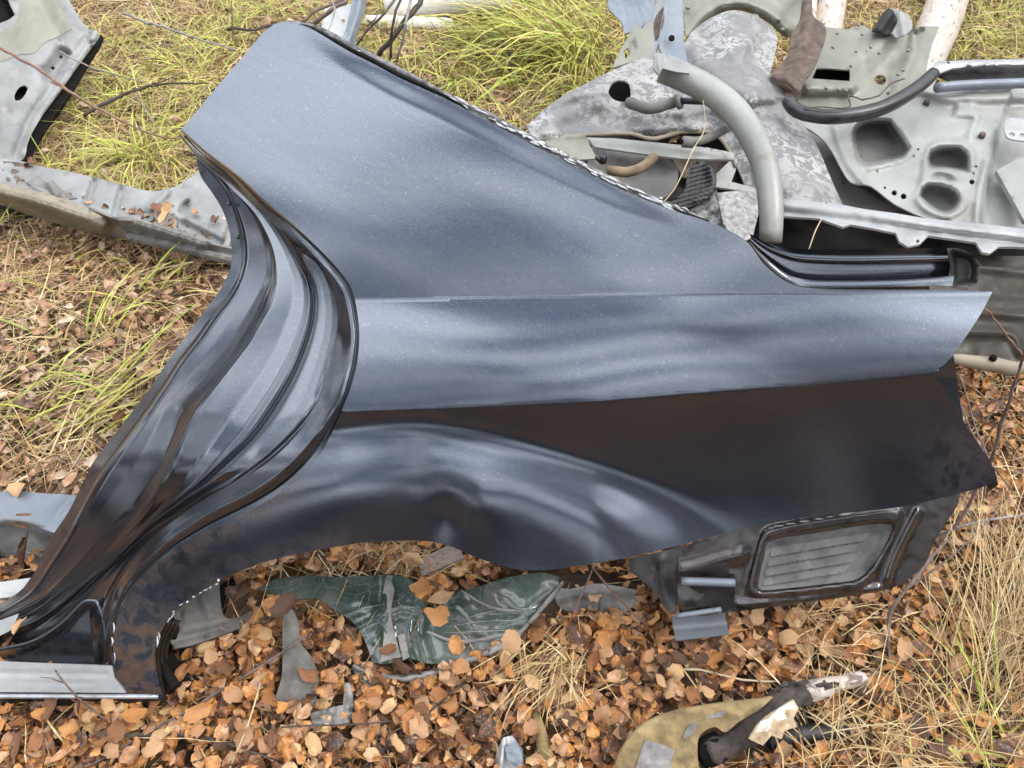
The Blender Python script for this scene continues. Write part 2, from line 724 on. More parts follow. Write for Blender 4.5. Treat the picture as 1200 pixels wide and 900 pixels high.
def simple(name, c1, c2, scale=30.0, rough=0.6, bump=0.2, metallic=0.0, coat=0.0, stretch=None, dist=0.002):
    a = NT(name)
    nz = a.noise(scale, 5, 0.6, 0.2, stretch)
    a.set(Base_Color=a.mix(a.ramp(nz, [(0.32, 0.0), (0.68, 1.0)]), c1, c2), Roughness=rough, Metallic=metallic, Coat_Weight=coat)
    if max(c1) < 0.01:
        a.set(Specular_IOR_Level=0.08)
    if bump:
        a.bump(nz, bump, dist)
    M[name] = a.m


simple("black_rubber", (0.012, 0.012, 0.014), (0.04, 0.04, 0.045), 40, 0.32, 0.12)
simple("black_plastic", (0.012, 0.012, 0.013), (0.03, 0.03, 0.03), 50, 0.5, 0.2)
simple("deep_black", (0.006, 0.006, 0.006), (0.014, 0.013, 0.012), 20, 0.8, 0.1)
simple("scratched_grey", (0.10, 0.10, 0.10), (0.36, 0.35, 0.34), 70, 0.6, 0.5)
simple("window_sealant", (0.012, 0.012, 0.013), (0.22, 0.22, 0.22), 75, 0.6, 0.8, dist=0.004)
simple("white_residue", (0.35, 0.36, 0.38), (0.66, 0.67, 0.68), 90, 0.6, 0.5)
simple("chrome_strip", (0.32, 0.33, 0.36), (0.5, 0.52, 0.55), 30, 0.3, 0.05, 0.6)
simple("felt", (0.07, 0.065, 0.058), (0.17, 0.16, 0.145), 26, 0.95, 0.7, dist=0.004)
simple("grey_plastic_film", (0.10, 0.095, 0.088), (0.29, 0.275, 0.255), 22, 0.45, 0.4, dist=0.004)
simple("pale_film", (0.2, 0.205, 0.21), (0.42, 0.43, 0.44), 30, 0.35, 0.3)
simple("foam", (0.15, 0.115, 0.06), (0.37, 0.275, 0.13), 24, 0.95, 0.9, dist=0.006)
simple("carpet_grey", (0.2, 0.195, 0.19), (0.3, 0.29, 0.285), 90, 0.95, 0.8, dist=0.004)
simple("brown_pipe", (0.14, 0.1, 0.06), (0.27, 0.2, 0.13), 30, 0.8, 0.4)
simple("dark_bark", (0.025, 0.02, 0.018), (0.085, 0.065, 0.055), 35, 0.85, 0.7, dist=0.004)
simple("twig_bark", (0.075, 0.05, 0.045), (0.2, 0.145, 0.125), 45, 0.75, 0.5)
simple("red_twig_bark", (0.15, 0.075, 0.055), (0.27, 0.16, 0.12), 45, 0.7, 0.4)
simple("grey_twig_bark", (0.16, 0.145, 0.14), (0.34, 0.31, 0.3), 45, 0.8, 0.4)
simple("weathered_wood", (0.17, 0.13, 0.11), (0.36, 0.29, 0.25), 30, 0.85, 0.6, stretch=(1, 9, 9), dist=0.004)
simple("rotten_wood", (0.30, 0.20, 0.11), (0.62, 0.5, 0.34), 40, 0.9, 0.7, dist=0.005)
simple("straw_stem", (0.36, 0.28, 0.17), (0.55, 0.44, 0.29), 40, 0.7, 0.1)
simple("moss_stick", (0.17, 0.12, 0.05), (0.3, 0.22, 0.1), 40, 0.9, 0.6)
simple("wood_grey_white", (0.55, 0.53, 0.47), (0.74, 0.72, 0.66), 10, 0.75, 0.4, stretch=(2, 9, 9), dist=0.004)

# birch bark: pale with dark horizontal lenticels and peeling
a = NT("birch_bark")
st = a.ramp(a.noise(26.0, 5, 0.65, 0.2, (0.6, 0.6, 5.0)), [(0.56, 0.0), (0.66, 1.0)])
c = a.mix(a.noise(12.0, 5), (0.40, 0.33, 0.28), (0.62, 0.56, 0.51))
c = a.mix(a.ramp(a.noise(7.0, 4), [(0.48, 0.0), (0.68, 1.0)]), c, (0.5, 0.34, 0.24))
c = a.mix(a.math('MULTIPLY', st, 0.8), c, (0.1, 0.07, 0.06))
a.set(Base_Color=c, Roughness=0.75)
a.bump(st, 0.4, 0.004)
M["birch_bark"] = a.m

# laminated glass, dark green with white fracture lines
a = NT("green_glass")
vo = a.n("TexVoronoi", feature='DISTANCE_TO_EDGE')
vo.inputs["Scale"].default_value = 16.0
dn = a.n("VectorMath", operation='ADD')
a.l(a.coord(), dn.inputs[0])
nz = a.n("TexNoise")
nz.inputs["Scale"].default_value = 9.0
a.l(a.coord(), nz.inputs["Vector"])
scl = a.n("VectorMath", operation='SCALE')
scl.inputs["Scale"].default_value = 0.12
a.l(nz.outputs[1], scl.inputs[0])
a.l(scl.outputs[0], dn.inputs[1])
a.l(dn.outputs[0], vo.inputs["Vector"])
cr = a.ramp(vo.outputs["Distance"], [(0.0, 1.0), (0.028, 0.0)])
fi = a.ramp(a.noise(240.0, 2), [(0.5, 0.0), (0.75, 1.0)])
c = a.mix(a.ramp(a.noise(10.0, 4), [(0.35, 0.0), (0.7, 1.0)]), (0.02, 0.034, 0.028), (0.08, 0.105, 0.09))
c = a.mix(a.math('MULTIPLY', fi, 0.12), c, (0.3, 0.36, 0.33))
c = a.mix(a.math('MULTIPLY', cr, 0.12), c, (0.45, 0.52, 0.5))
dirtm = a.ramp(a.noise(14.0, 6, 0.65, 0.5), [(0.52, 0.0), (0.66, 1.0)])
c = a.mix(a.math('MULTIPLY', dirtm, 0.45), c, (0.17, 0.15, 0.13))
a.set(Base_Color=c, Roughness=0.16, Coat_Weight=0.35, Coat_Roughness=0.08)
a.bump(a.noise(26.0, 4), 0.12, 0.004)
M["green_glass"] = a.m


# leaves / grass
LEAF = [(0.0, (0.04, 0.02, 0.013)), (0.18, (0.11, 0.046, 0.022)), (0.30, (0.30, 0.11, 0.032)), (0.42, (0.52, 0.21, 0.05)),
        (0.56, (0.60, 0.30, 0.09)), (0.70, (0.34, 0.16, 0.075)), (0.84, (0.50, 0.30, 0.18)), (1.0, (0.62, 0.40, 0.18))]


def leaf_mat(name, island, stops, pos_pale=False):
    a = NT(name)
    if island:
        src = a.n("NewGeometry").outputs["Random Per Island"]
    else:
        src = a.n("ObjectInfo").outputs["Random"]
    src = a.math('ADD', src, a.math('MULTIPLY', a.math('SUBTRACT', a.noise(38.0, 4, 0.6, 0.4), 0.5), 1.3))
    c = a.ramp(src, stops)
    c = a.mix(a.math('MULTIPLY', a.ramp(a.noise(60.0, 6, 0.7), [(0.42, 0.0), (0.68, 1.0)]), 0.55), c, (0.13, 0.05, 0.024))
    c = a.mix(a.math('MULTIPLY', a.ramp(a.noise(230.0, 3, 0.6), [(0.55, 0.0), (0.7, 1.0)]), 0.35), c, (0.62, 0.42, 0.24))
    a.set(Base_Color=c, Roughness=a.ramp(a.noise(30.0, 2), [(0.3, 0.36), (0.7, 0.7)]), Specular_IOR_Level=0.5)
    a.bump(a.noise(150.0, 3), 0.5, 0.002)
    M[name] = a.m


leaf_mat("litter_leaf", True, LEAF)
leaf_mat("single_leaf", False, LEAF)
DULL = [(0.0, (0.09, 0.05, 0.035)), (0.2, (0.2, 0.115, 0.075)), (0.4, (0.36, 0.19, 0.10)), (0.6, (0.46, 0.27, 0.14)),
        (0.8, (0.5, 0.36, 0.26)), (1.0, (0.56, 0.44, 0.32))]
leaf_mat("dull_leaf", True, DULL)
leaf_mat("straw", True, [(0.0, (0.2, 0.12, 0.055)), (0.35, (0.44, 0.30, 0.125)), (0.7, (0.58, 0.43, 0.19)), (1.0, (0.68, 0.56, 0.33))])
leaf_mat("green_blade", True, [(0.0, (0.19, 0.25, 0.025)), (0.3, (0.34, 0.43, 0.045)), (0.6, (0.52, 0.51, 0.09)), (1.0, (0.56, 0.45, 0.17))])
leaf_mat("wood_foliage", True, [(0.0, (0.025, 0.018, 0.011)), (0.6, (0.06, 0.04, 0.022)), (1.0, (0.11, 0.065, 0.03))])

a = NT("ground_soil")
c = a.mix(a.ramp(a.noise(7.0, 8, 0.7), [(0.3, 0.0), (0.7, 1.0)]), (0.035, 0.02, 0.012), (0.10, 0.058, 0.03))
vo = a.n("TexVoronoi")
vo.inputs["Scale"].default_value = 26.0
a.l(a.coord(), vo.inputs["Vector"])
c = a.mix(0.28, c, a.ramp(a.n("SeparateColor").outputs[0], LEAF))
sep = [x for x in a.t.nodes if x.bl_idname == "ShaderNodeSeparateColor"][0]
a.l(vo.outputs["Color"], sep.inputs[0])
c = a.mix(a.math('MULTIPLY', a.ramp(a.noise(2.2, 5), [(0.40, 0.0), (0.56, 1.0)]), 0.75), c, (0.025, 0.018, 0.012))
a.set(Base_Color=c, Roughness=0.9)
a.bump(a.noise(60.0, 6, 0.7), 0.8, 0.01)
M["ground_soil"] = a.m

metal("scuffed_black", (0.02, 0.021, 0.023), (0.11, 0.112, 0.115), 16, metallic=0.2, rough=0.45, stain=(0.2, 0.19, 0.18), stain_amt=0.4)

metal("vent_plastic", (0.065, 0.065, 0.066), (0.15, 0.15, 0.148), 18, metallic=0.0, rough=0.7, stain=(0.03, 0.03, 0.03), stain_amt=0.6)

metal("dirty_silver", (0.17, 0.175, 0.175), (0.27, 0.275, 0.27), 7, metallic=0.1, rough=0.5, stain=(0.07, 0.055, 0.04), stain_amt=0.8)
# ------------------------------------------------------------------ ground


def gz(x, y):
    x, y = np.asarray(x, float), np.asarray(y, float)
    z = 0.03 * fbm(x * 0.9, y * 0.9, 3.0, 3) + 0.014 * fbm(x * 5, y * 5, 9.0, 3)
    z = z + 0.05 * np.exp(-(((x - 0.62) / 0.35) ** 2 + ((y - 0.98) / 0.22) ** 2))     # leaves heaped under the tail
    z = z + 0.06 * sm(2.6, 3.6, y) * sm(-0.4, 0.6, x)
    z = z - 0.03
    return z


ax = np.r_[-200, -120, -60, -30, -16, -9, -5.5, np.arange(-3.6, 3.61, 0.05), 5.5, 9, 16, 30, 60, 120, 200]
ay = np.r_[-200, -120, -60, -30, -16, -9, -5, -3, -1.5, -0.6, np.arange(0, 6.01, 0.05), 8, 12, 20, 36, 70, 120, 200]
GX, GY = np.meshgrid(ax, ay)
GZ = gz(GX, GY)
nx, ny = len(ax), len(ay)
gv = np.stack([GX, GY, GZ], -1).reshape(-1, 3)
gf = [(j * nx + i, j * nx + i + 1, (j + 1) * nx + i + 1, (j + 1) * nx + i) for j in range(ny - 1) for i in range(nx - 1)]
ground = make_obj("ground", gv, gf, M["ground_soil"])
tag(ground, kind="structure")


def on_ground(px, py, h=0.0):
    """where the ray of a photo pixel meets the ground, h metres above it"""
    z = h
    for _ in range(6):
        P = at_z(px, py, z)
        z = float(gz(P[0], P[1])) + h
    return at_z(px, py, z)
# ------------------------------------------------------------------ the dark blue rear quarter panel
NEL, NYAW = R(45.0), R(5.0)
PN = np.array([math.sin(-NYAW) * math.cos(NEL), -math.cos(NYAW) * math.cos(NEL), math.sin(NEL)])
UNIT = 0.00142
P0 = at_z(95, 824, 0.0) - PN * (-74 * UNIT)
PL = (P0, PN)

qp = empty("car_quarter_panel", at_z(200, 800, 0.0),
           "large dark navy rear quarter panel of a sedan leaning on leaf litter", "car panel")

XS = [-50, 415, 600, 900, 1160, 1300]
S_Y = [354, 352, 348, 344, 343, 343]
XC = [-50, 400, 520, 700, 800, 950, 1093, 1300]
C_Y = [484, 482, 478, 470, 462, 450, 437, 425]
ARCH = catmull([(60, 560), (200, 535), (300, 516), (380, 504), (430, 498),
                (480, 495), (530, 499), (600, 513), (680, 538), (760, 568), (830, 598), (900, 622)], False, 8)
DENT = [(505, 572), (525, 620), (540, 660)]


def skin_w(p):
    x, y = p[:, 0], p[:, 1]
    S, C = np.interp(x, XS, S_Y), np.interp(x, XC, C_Y)
    u = np.maximum(S - y, 0)
    w = -(-0.045 * u + 0.00040 * u * u)
    L = C - S
    t = np.clip(y - S, 0, L)
    s0, s1 = 0.40, -0.10
    w = w + s0 * t + (s1 - s0) * t * t / (2 * L)
    d = np.maximum(y - C, 0)
    w = w - 150 * (1 - np.exp(-d / 220)) 
    dd, sd, _ = dist_line(ARCH, p)
    da = dd * sd
    fx = sm(905, 690, x)
    w = w + fx * 40 * (1 - np.exp(-np.maximum(da + 10, 0) ** 2 / (2 * 40.0 ** 2)))
    # slow waviness of pressed sheet
    w = w + 1.1 * np.sin(x / 97 + y / 61) + 0.6 * np.sin(x / 45 - y / 38)
    # small dent over the arch
    w = w - 4 * np.exp(-(((x - 522) / 17) ** 2 + ((y - 606) / 26) ** 2)) + 2 * np.exp(-(((x - 560) / 24) ** 2 + ((y - 590) / 30) ** 2))
    return w


REAR_EDGE = [(340, 26), (365, 34), (407, 59), (440, 76), (470, 92), (524, 117), (560, 136), (600, 157), (665, 191), (730, 223), (790, 247), (830, 260), (862, 274)]


def skin_roll(p):
    d, s, t = dist_line(REAR_EDGE, p)
    return -4 * (1 - sm(0, 26, d)) * sm(0, 0.35, t) * sm(0, 0.45, 1 - t)


SKIN_J7 = [(213, 151), (240, 176), (280, 206), (312, 236), (340, 260), (364, 282), (386, 304), (400, 320), (410, 334), (416, 352), (420, 376),
           (421, 400), (418, 428), (410, 458), (400, 482), (389, 508), (372, 536), (335, 573), (287, 601), (236, 627), (199, 649), (171, 672),
           (149, 699), (138, 723), (133, 749), (133, 776), (136, 806)]
SKIN = SKIN_J7 + [(190, 814), (184, 792), (181, 765), (187, 744), (196, 728), (221, 704), (257, 681), (297, 663), (340, 651), (393, 641), (433, 635),
                  (500, 634), (530, 641), (560, 654), (605, 667), (640, 668), (690, 661), (737, 653), (800, 638), (880, 617), (965, 604), (1055, 594),
                  (1125, 578), (1163, 566), (1165, 553), (1155, 533), (1130, 495), (1110, 463), (1094, 438), (1120, 411), (1148, 370), (1163, 342),
                  (1120, 340), (1000, 339), (945, 337), (920, 329), (895, 309), (878, 286)] + REAR_EDGE[::-1] + [(325, 27), (310, 37), (290, 60), (260, 95), (235, 125)]


def dirt_skin(p):
    x, y = p[:, 0], p[:, 1]
    k = np.exp(-(((x - 165) / 60) ** 2 + ((y - 765) / 62) ** 2)) * 1.3
    dd, _, _ = dist_line(SKIN_J7[17:24], p)
    k = np.maximum(k, 0.7 * (1 - sm(4, 34, dd)))
    k = np.maximum(k, 0.55 * np.exp(-(((x - 1130) / 50) ** 2 + ((y - 545) / 50) ** 2)))
    dl, _, _ = dist_line([(190, 740), (257, 681), (393, 641)], p)
    k = np.maximum(k, 0.5 * (1 - sm(4, 40, dl)))
    return np.clip(k, 0, 1)


shoulder = list(zip(XS, S_Y))
crease = list(zip(XC, C_Y))
sheet("outer_skin", M["navy_paint"], SKIN, PL, qp, [skin_w, skin_roll], step=3.6, thick=0.004, unit=UNIT,
      creases=[[(418, 352), (600, 348), (900, 344), (1158, 343.5)],
               [(404, 481.5), (520, 478), (700, 470), (800, 462), (950, 450), (1091, 437.5)]],
      attrs={"dirt": dirt_skin})


def sw(p):
    p = np.atleast_2d(p)
    return skin_w(p) + skin_roll(p)


# the folded lip along the door opening edge
def ribbon(name, mat, line, offs, parent, n=120, thick=0.002, attrs=None, base=sw):
    """strip swept along a line; offs = list of (dx, dy, w) relative to the line on the skin"""
    c = resample(catmull(line, False, 5), n)
    b = base(c)
    cur = []
    for dx, dy, w in offs:
        tx = np.gradient(c, axis=0)
        tx /= np.linalg.norm(tx, axis=1)[:, None]
        nrm = np.stack([-tx[:, 1], tx[:, 0]], 1)
        q = c + nrm * dx
        cur.append([(a[0], a[1] + dy, ww + w) for a, ww in zip(q, b)])
    return loft(name, mat, cur, PL, parent, n, 3, UNIT, thick, attrs)


# ------------------------------------------------------------------ door jamb: steps and beads following the opening
J7 = SKIN_J7
J6 = [(212, 153), (238, 178), (276, 208), (306, 240), (333, 264), (356, 287), (378, 310), (392, 326), (402, 342), (407, 360), (411, 384), (411, 410),
      (405, 440), (395, 474), (372, 511), (341, 547), (298, 579), (247, 604), (208, 630), (180, 652), (158, 674), (141, 700), (132, 722), (127, 749), (127, 780)]
J5 = [(211, 154), (236, 181), (272, 212), (300, 243), (327, 267), (349, 290), (370, 304), (382, 320), (390, 340), (394, 360), (394, 386), (388, 418),
      (380, 448), (370, 474), (350, 502), (318, 533), (281, 560), (236, 588), (199, 612), (172, 637), (152, 660), (136, 688), (128, 714), (123, 749), (122, 780)]
J4 = [(210, 156), (234, 185), (262, 206), (280, 219), (308, 247), (328, 271), (344, 295), (354, 311), (363, 328), (367, 346), (367, 368), (362, 390),
      (352, 418), (340, 444), (326, 468), (298, 508), (264, 542), (233, 569), (205, 589), (178, 612), (133, 657), (101, 683), (69, 710), (35, 731), (0, 741), (-40, 748)]
J3 = [(210, 158), (236, 190), (258, 208), (272, 222), (296, 246), (310, 268), (320, 292), (324, 315), (324, 335), (318, 358), (308, 376), (296, 398), (278, 422),
      (256, 451), (238, 476), (224, 500), (214, 522), (203, 547), (187, 578), (168, 606), (124, 652), (92, 680), (60, 706), (30, 725), (0, 734), (-40, 740)]
J2 = [(232, 183), (248, 198), (266, 214), (284, 232), (298, 250), (310, 270), (316, 288), (318, 310), (316, 330), (308, 350), (298, 370), (276, 406), (258, 430),
      (230, 464), (214, 484), (202, 513), (186, 547), (168, 575), (146, 600), (114, 635), (88, 664), (64, 688), (43, 705), (0, 723), (-40, 730)]
J1 = [(231, 186), (246, 197), (262, 216), (274, 238), (283, 264), (287, 288), (286, 310), (279, 332), (267, 352), (251, 372), (233, 398), (213, 424), (196, 451),
      (171, 488), (140, 530), (118, 561), (100, 593), (80, 632), (59, 664), (43, 688), (28, 702), (0, 717), (-40, 726)]
J0 = [(230, 190), (236, 208), (250, 228), (262, 249), (269, 273), (272, 298), (269, 318), (254, 346), (228, 380), (199, 420), (174, 457), (142, 499), (111, 539),
      (96, 568), (80, 600), (57, 635), (40, 672), (24, 692), (0, 707), (-40, 718)]
N_J = 150


JY = np.arange(100, 900)
JW = np.cumsum(np.interp(JY, [150, 260, 300, 525, 560, 620, 700, 820], [0.06, 0.10, 0.20, 0.20, -0.2, -0.62, -0.45, -0.2]))
JW = JW - JW[50] - 18


def jbase(y):
    return np.interp(y, JY, JW)


def wJ(line, rel, shift=0.0):
    """curve with heights = skin height at the matching place of the opening edge + rel (rel may vary along it)"""
    c = resample(catmull(line, False, 5), N_J)
    ref = resample(catmull(J7, False, 5), N_J)
    b = sw(ref)
    b = np.clip(b, -60, 60)
    k = np.convolve(np.pad(b, 4, mode='edge'), np.ones(9) / 9, 'valid')
    k = k * shift + (1 - shift) * jbase(c[:, 1])
    r = np.interp(np.linspace(0, 1, N_J), np.linspace(0, 1, len(rel)), rel) if np.ndim(rel) else rel
    return np.c_[c, k + r]


def mid(a, b, t):
    a, b = resample(catmull(a, False, 5), N_J), resample(catmull(b, False, 5), N_J)
    return [tuple(q) for q in a * (1 - t) + b * t]


def jamb(name, spec, n_sub=6, parent=qp, mat="navy_jamb_paint"):
    cs = []
    for i, row in enumerate(spec):
        c = wJ(row[0], row[1], max(0.0, (i - (len(spec) - 9)) / 8.0))
        if len(row) > 2:                       # the beads run out into one flat band below the tip of the recess
            r5 = np.interp(np.linspace(0, 1, N_J), np.linspace(0, 1, 5), row[1])
            bl = sm(0.60, 0.76, np.linspace(0, 1, N_J))
            c[:, 2] += bl * (row[2] - r5)
        cs.append([tuple(q) for q in c])
    A = [np.array(c) for c in cs]
    return loft(name, M[mat], cs, PL, parent, N_J, n_sub, UNIT, 0.003, {"dirt": dirt_jamb})


def dirt_jamb(p):
    x, y = p[:, 0], p[:, 1]
    d0, _, _ = dist_line(J0, p)
    k = 0.8 * (1 - sm(0, 30, d0)) * sm(380, 520, y)
    d1, _, _ = dist_line([(250, 195), (300, 235), (345, 285), (360, 320)], p)
    k = np.maximum(k, 0.9 * (1 - sm(0, 9, d1)))
    return np.clip(k, 0, 1)


jamb("door_jamb", [
    (J0, [-99, -108, -128, -128, -110]),
    (mid(J0, J1, 0.78), [-97, -102, -112, -112, -101]),
    (mid(J0, J1, 0.92), [-91, -95, -105, -106, -96]),
    (J1, [-90, -94, -104, -105, -95]),
    (mid(J1, J2, 0.10), [-92, -97, -106, -107, -97]),
    (mid(J1, J2, 0.45), [-92, -93, -98, -99, -95]),
    (mid(J1, J2, 0.82), [-91, -89, -86, -87, -90]),
    (J2, [-87, -83, -79, -81, -86], -81),
    (mid(J2, J3, 0.62), [-80, -70, -60, -66, -80], -80),
    (mid(J2, J3, 0.74), [-78, -65, -52, -58, -77], -79),
    (J3, [-77, -62, -50, -57, -76], -79),
    (mid(J3, J4, 0.06), [-77, -62, -51, -58, -76], -79),
    (mid(J3, J4, 0.5), [-76, -63, -57, -62, -76], -78),
    (mid(J3, J4, 0.80), [-76, -62, -56, -61, -75], -77),
    (mid(J3, J4, 0.90), [-76, -60, -53, -58, -74], -75),
    (mid(J3, J4, 0.96), [-77, -62, -55, -60, -74], -72),
    (J4, [-77, -64, -58, -62, -73], -71),
    (mid(J4, J5, 0.10), [-66, -50, -45, -50, -62], -75),
    (mid(J4, J5, 0.20), [-60, -42, -37, -42, -55], -77),
    (mid(J4, J5, 0.26), [-58, -39, -34, -40, -53], -77),
    (mid(J4, J5, 0.60), [-50, -38, -34, -38, -48], -68),
    (mid(J4, J5, 0.88), [-42, -37, -33, -36, -43], -50),
    (mid(J4, J5, 0.95), [-40, -35, -31, -34, -41]),
    (J5, [-36, -33, -30, -32, -38]),
    (mid(J5, J6, 0.45), [-22, -22, -21, -20, -24]),
    (mid(J5, J6, 0.88), [-10, -11, -11, -10, -12]),
    (J6, [-8, -8, -8, -8, -9]),
    (mid(J6, J7, 0.40), [-7, -8, -8, -7, -7]),
    (mid(J6, J7, 0.60), [-6, -9, -9, -8, -6]),
    (J7, [-2, -3, -3, -3, -3]),
])

# seam bead on the jamb's upper end
mb = MB()
c = catmull([(216, 160), (244, 186), (284, 221), (312, 248), (334, 274), (350, 300), (360, 322)], False, 6)
mb.tube(on_plane(PL, c, (np.interp(np.arange(len(c)), [0, len(c) - 1], [-40, -38])) * UNIT), [0.0018, 0.0026, 0.002], 5, wob=0.3)
mb.build("seam_sealer", M["brown_black"], qp)

# pressed rivet dimples on the flange
for (x, y) in ((269, 239), (279, 278)):
    mb = MB()
    mb.disc(on_plane(PL, (x, y), -100 * UNIT)[0], PN, 0.004, 0.006, 12)
    mb.build("flange_rivet", M["navy_jamb_paint"], qp)

# ------------------------------------------------------------------ lower front corner: recess over the step and the silver sill
PLS = (P0 + PN * (-84 * UNIT), PN)
sheet("sill_end_recess", M["navy_jamb_paint"], [(-40, 772), (0, 762), (40, 751), (72, 731), (99, 704), (114, 703), (122, 722), (126, 752), (136, 790), (-40, 786)],
      PLS, qp, [area([(-60, 778), (0, 766), (42, 756), (76, 735), (100, 711), (112, 711), (117, 727), (120, 755), (126, 783), (0, 780), (-60, 780)], -10, 6), ridge([(-40, 770), (0, 762), (42, 752), (74, 732), (100, 707), (113, 706), (120, 724), (124, 752), (131, 786)], 4, 3.5),
                lambda p: -0.1 * (p[:, 1] - 745)], step=4, unit=UNIT, attrs={"dirt": lambda p: 0.25 + 0 * p[:, 0]})
mb = MB()
c = catmull([(-40, 769), (0, 761), (40, 751), (72, 731), (99, 705), (113, 704), (121, 723), (125, 752), (133, 784)], False, 4)
mb.tube(on_plane(PLS, c, (-0.1 * (c[:, 1] - 745) + 3) * UNIT), 0.0036, 8)
mb.build("sill_end_bead", M["navy_jamb_paint"], qp)
A0, A1 = at_z(-60, 776, 0.085), at_z(132, 781, 0.085)
B0, B1 = at_z(-60, 811, 0.045), at_z(146, 812, 0.045)


def sillpl():
    n = np.cross(A1 - A0, B0 - A0)
    n /= np.linalg.norm(n)
    return (A0, n if n[2] > 0 else -n)


sheet("sill_step", M["bright_silver"], [(-60, 776), (0, 776), (131, 781), (134, 795), (147, 812), (0, 811), (-60, 811)], sillpl(), qp,
      [ridge([(-60, 789), (126, 790)], -2.5, 1.6), ridge([(10, 799), (118, 800)], -1.5, 1.2, 0.15)], step=3.5, smooth=False, thick=0.004)
mb = MB()
p1, p2 = at_z(-60, 815.5, 0.035), at_z(186, 816, 0.035)
mb.tube(np.linspace(p1, p2, 14), 0.0045, 8)
mb.build("sill_chrome_strip", M["chrome_strip"], qp)
mb = MB()
q1, q2 = at_z(-60, 819, 0.016), at_z(196, 820, 0.016)
mb.box((q1 + q2) / 2, (q2 - q1) / 2, (0, 0.004, 0), (0, 0, 0.019))
mb.build("sill_underside", M["dark_metal"], qp, False)
sheet("sill_pale_patch", M["bright_silver"], [(-30, 729), (0, 727), (22, 719), (14, 738), (0, 745), (-30, 752)], (P0 + PN * (-83 * UNIT), PN), qp, step=6, smooth=False, thick=0.001)  # thin pale patch laid on the lower end of the jamb

# ------------------------------------------------------------------ wheel arch: torn lip, layered edge, grey inner housing
mb = MB()
for k, (o, w) in enumerate(((3, -16), (8, -26), (13, -38))):
    c = catmull([(190 + o, 814), (184 + o, 792), (181 + o, 765), (187 + o, 744), (196 + o, 728)], False, 5)
    mb = MB()
    mb.tube(on_plane(PL, c, (sw(c) + w) * UNIT), [0.004, 0.0045, 0.004], 6, wob=0.25)
    mb.build("arch_edge_layer", M["brown_black"], qp)
mb = MB()
c = catmull([(196, 729), (208, 714), (221, 704), (240, 692), (257, 681)], False, 3)
for i in range(len(c) - 1):
    if random.random() < 0.7:
        P = on_plane(PL, c[i:i + 2] + rng.normal(0, 0.7, (1, 2)), (sw(c[i:i + 2]) + 1.0) * UNIT)
        mb.tube(np.vstack([P[0], (P[0] + P[1]) / 2 + rng.normal(0, 0.0012, 3), P[1]]), [0.0004, random.uniform(0.0007, 0.0024), 0.0004], 5, wob=0.7)
for (x, y, l) in ((184, 752, 7), (186, 746, 5), (133, 736, 6), (131, 752, 5), (134, 771, 6)):
    c2 = np.array([(x, y - l), (x + 1, y), (x, y + l)], float)
    mb.tube(on_plane(PL, c2, (sw(c2) + 2) * UNIT), [0.0006, 0.002, 0.0005], 5, wob=0.8)
tag(mb.build("chipped_paint_edge", M["white_residue"], qp), kind="stuff")

PLH = plane_of((200, 700, 1.50), (340, 690, 1.60), (250, 760, 1.47))
sheet("wheel_housing", M["housing_grey"], [(199, 736), (206, 718), (222, 704), (257, 679), (258, 700), (261, 719), (268, 725), (285, 721), (310, 706), (335, 694),
                                           (354, 690), (358, 697), (345, 703), (318, 716), (290, 732), (255, 746), (225, 756), (205, 760), (199, 750)], PLH, qp,
      [ridge([(205, 735), (262, 728), (340, 700)], 7, 9), ridge([(235, 690), (245, 720)], 5, 5), lumps(3, 16), ridge([(206, 740), (212, 720)], -7, 3), ridge([(204, 752), (300, 722)], -4, 4)], step=3.5, thick=0.004)
sheet("arch_shade_sheet", M["deep_black"], [(252, 690), (300, 660), (345, 652), (352, 690), (300, 716), (262, 728)], (PLH[0] - PLH[1] * 0.05, PLH[1]), qp, [lumps(4, 15)], step=6, thick=0.004)  # black sheet standing in for the shade inside the arch
sheet("arch_shade_sheet", M["deep_black"], [(188, 745), (206, 758), (240, 756), (236, 772), (222, 806), (204, 812), (190, 800)], (PLH[0] - PLH[1] * 0.03, PLH[1]), qp, [lumps(4, 15)], step=6, thick=0.004)  # second black sheet, put where the arch foot is only shaded
for (pts, r) in (([(198, 722), (206, 735), (203, 748)], 0.006), ([(186, 772), (196, 790), (206, 806)], 0.01)):
    c = catmull(pts, False, 5)
    mb = MB()
    mb.tube(on_plane(PLH, c, 0.004), r, 6)
    mb.build("housing_edge", M["deep_black"], qp)

# ------------------------------------------------------------------ boot gutter with its end cap
U3 = [(878, 283), (886, 294), (899, 310), (921, 328), (944, 336), (990, 337), (1046, 336), (1095, 335), (1116, 335)]
G = {
    'top': [(879, 274), (885, 277), (899, 285), (927, 291), (976, 292), (1046, 291), (1109, 291), (1122, 293)],
    'l2': [(880, 277), (888, 283), (906, 293), (934, 302), (990, 305), (1060, 304), (1116, 303), (1122, 304)],
    'l2b': [(880, 279), (888, 286), (906, 297), (934, 306), (990, 309), (1060, 308), (1116, 307), (1122, 308)],
    'l3': [(879, 284), (887, 293), (902, 307), (924, 324), (946, 330), (990, 331), (1046, 330), (1095, 327), (1118, 324)],
    'l4': U3,
}


def gut(line, w):
    return [(x, y, w + float(sw(np.array([(x, 337.0)]))[0]) * 0.2) for x, y in line]


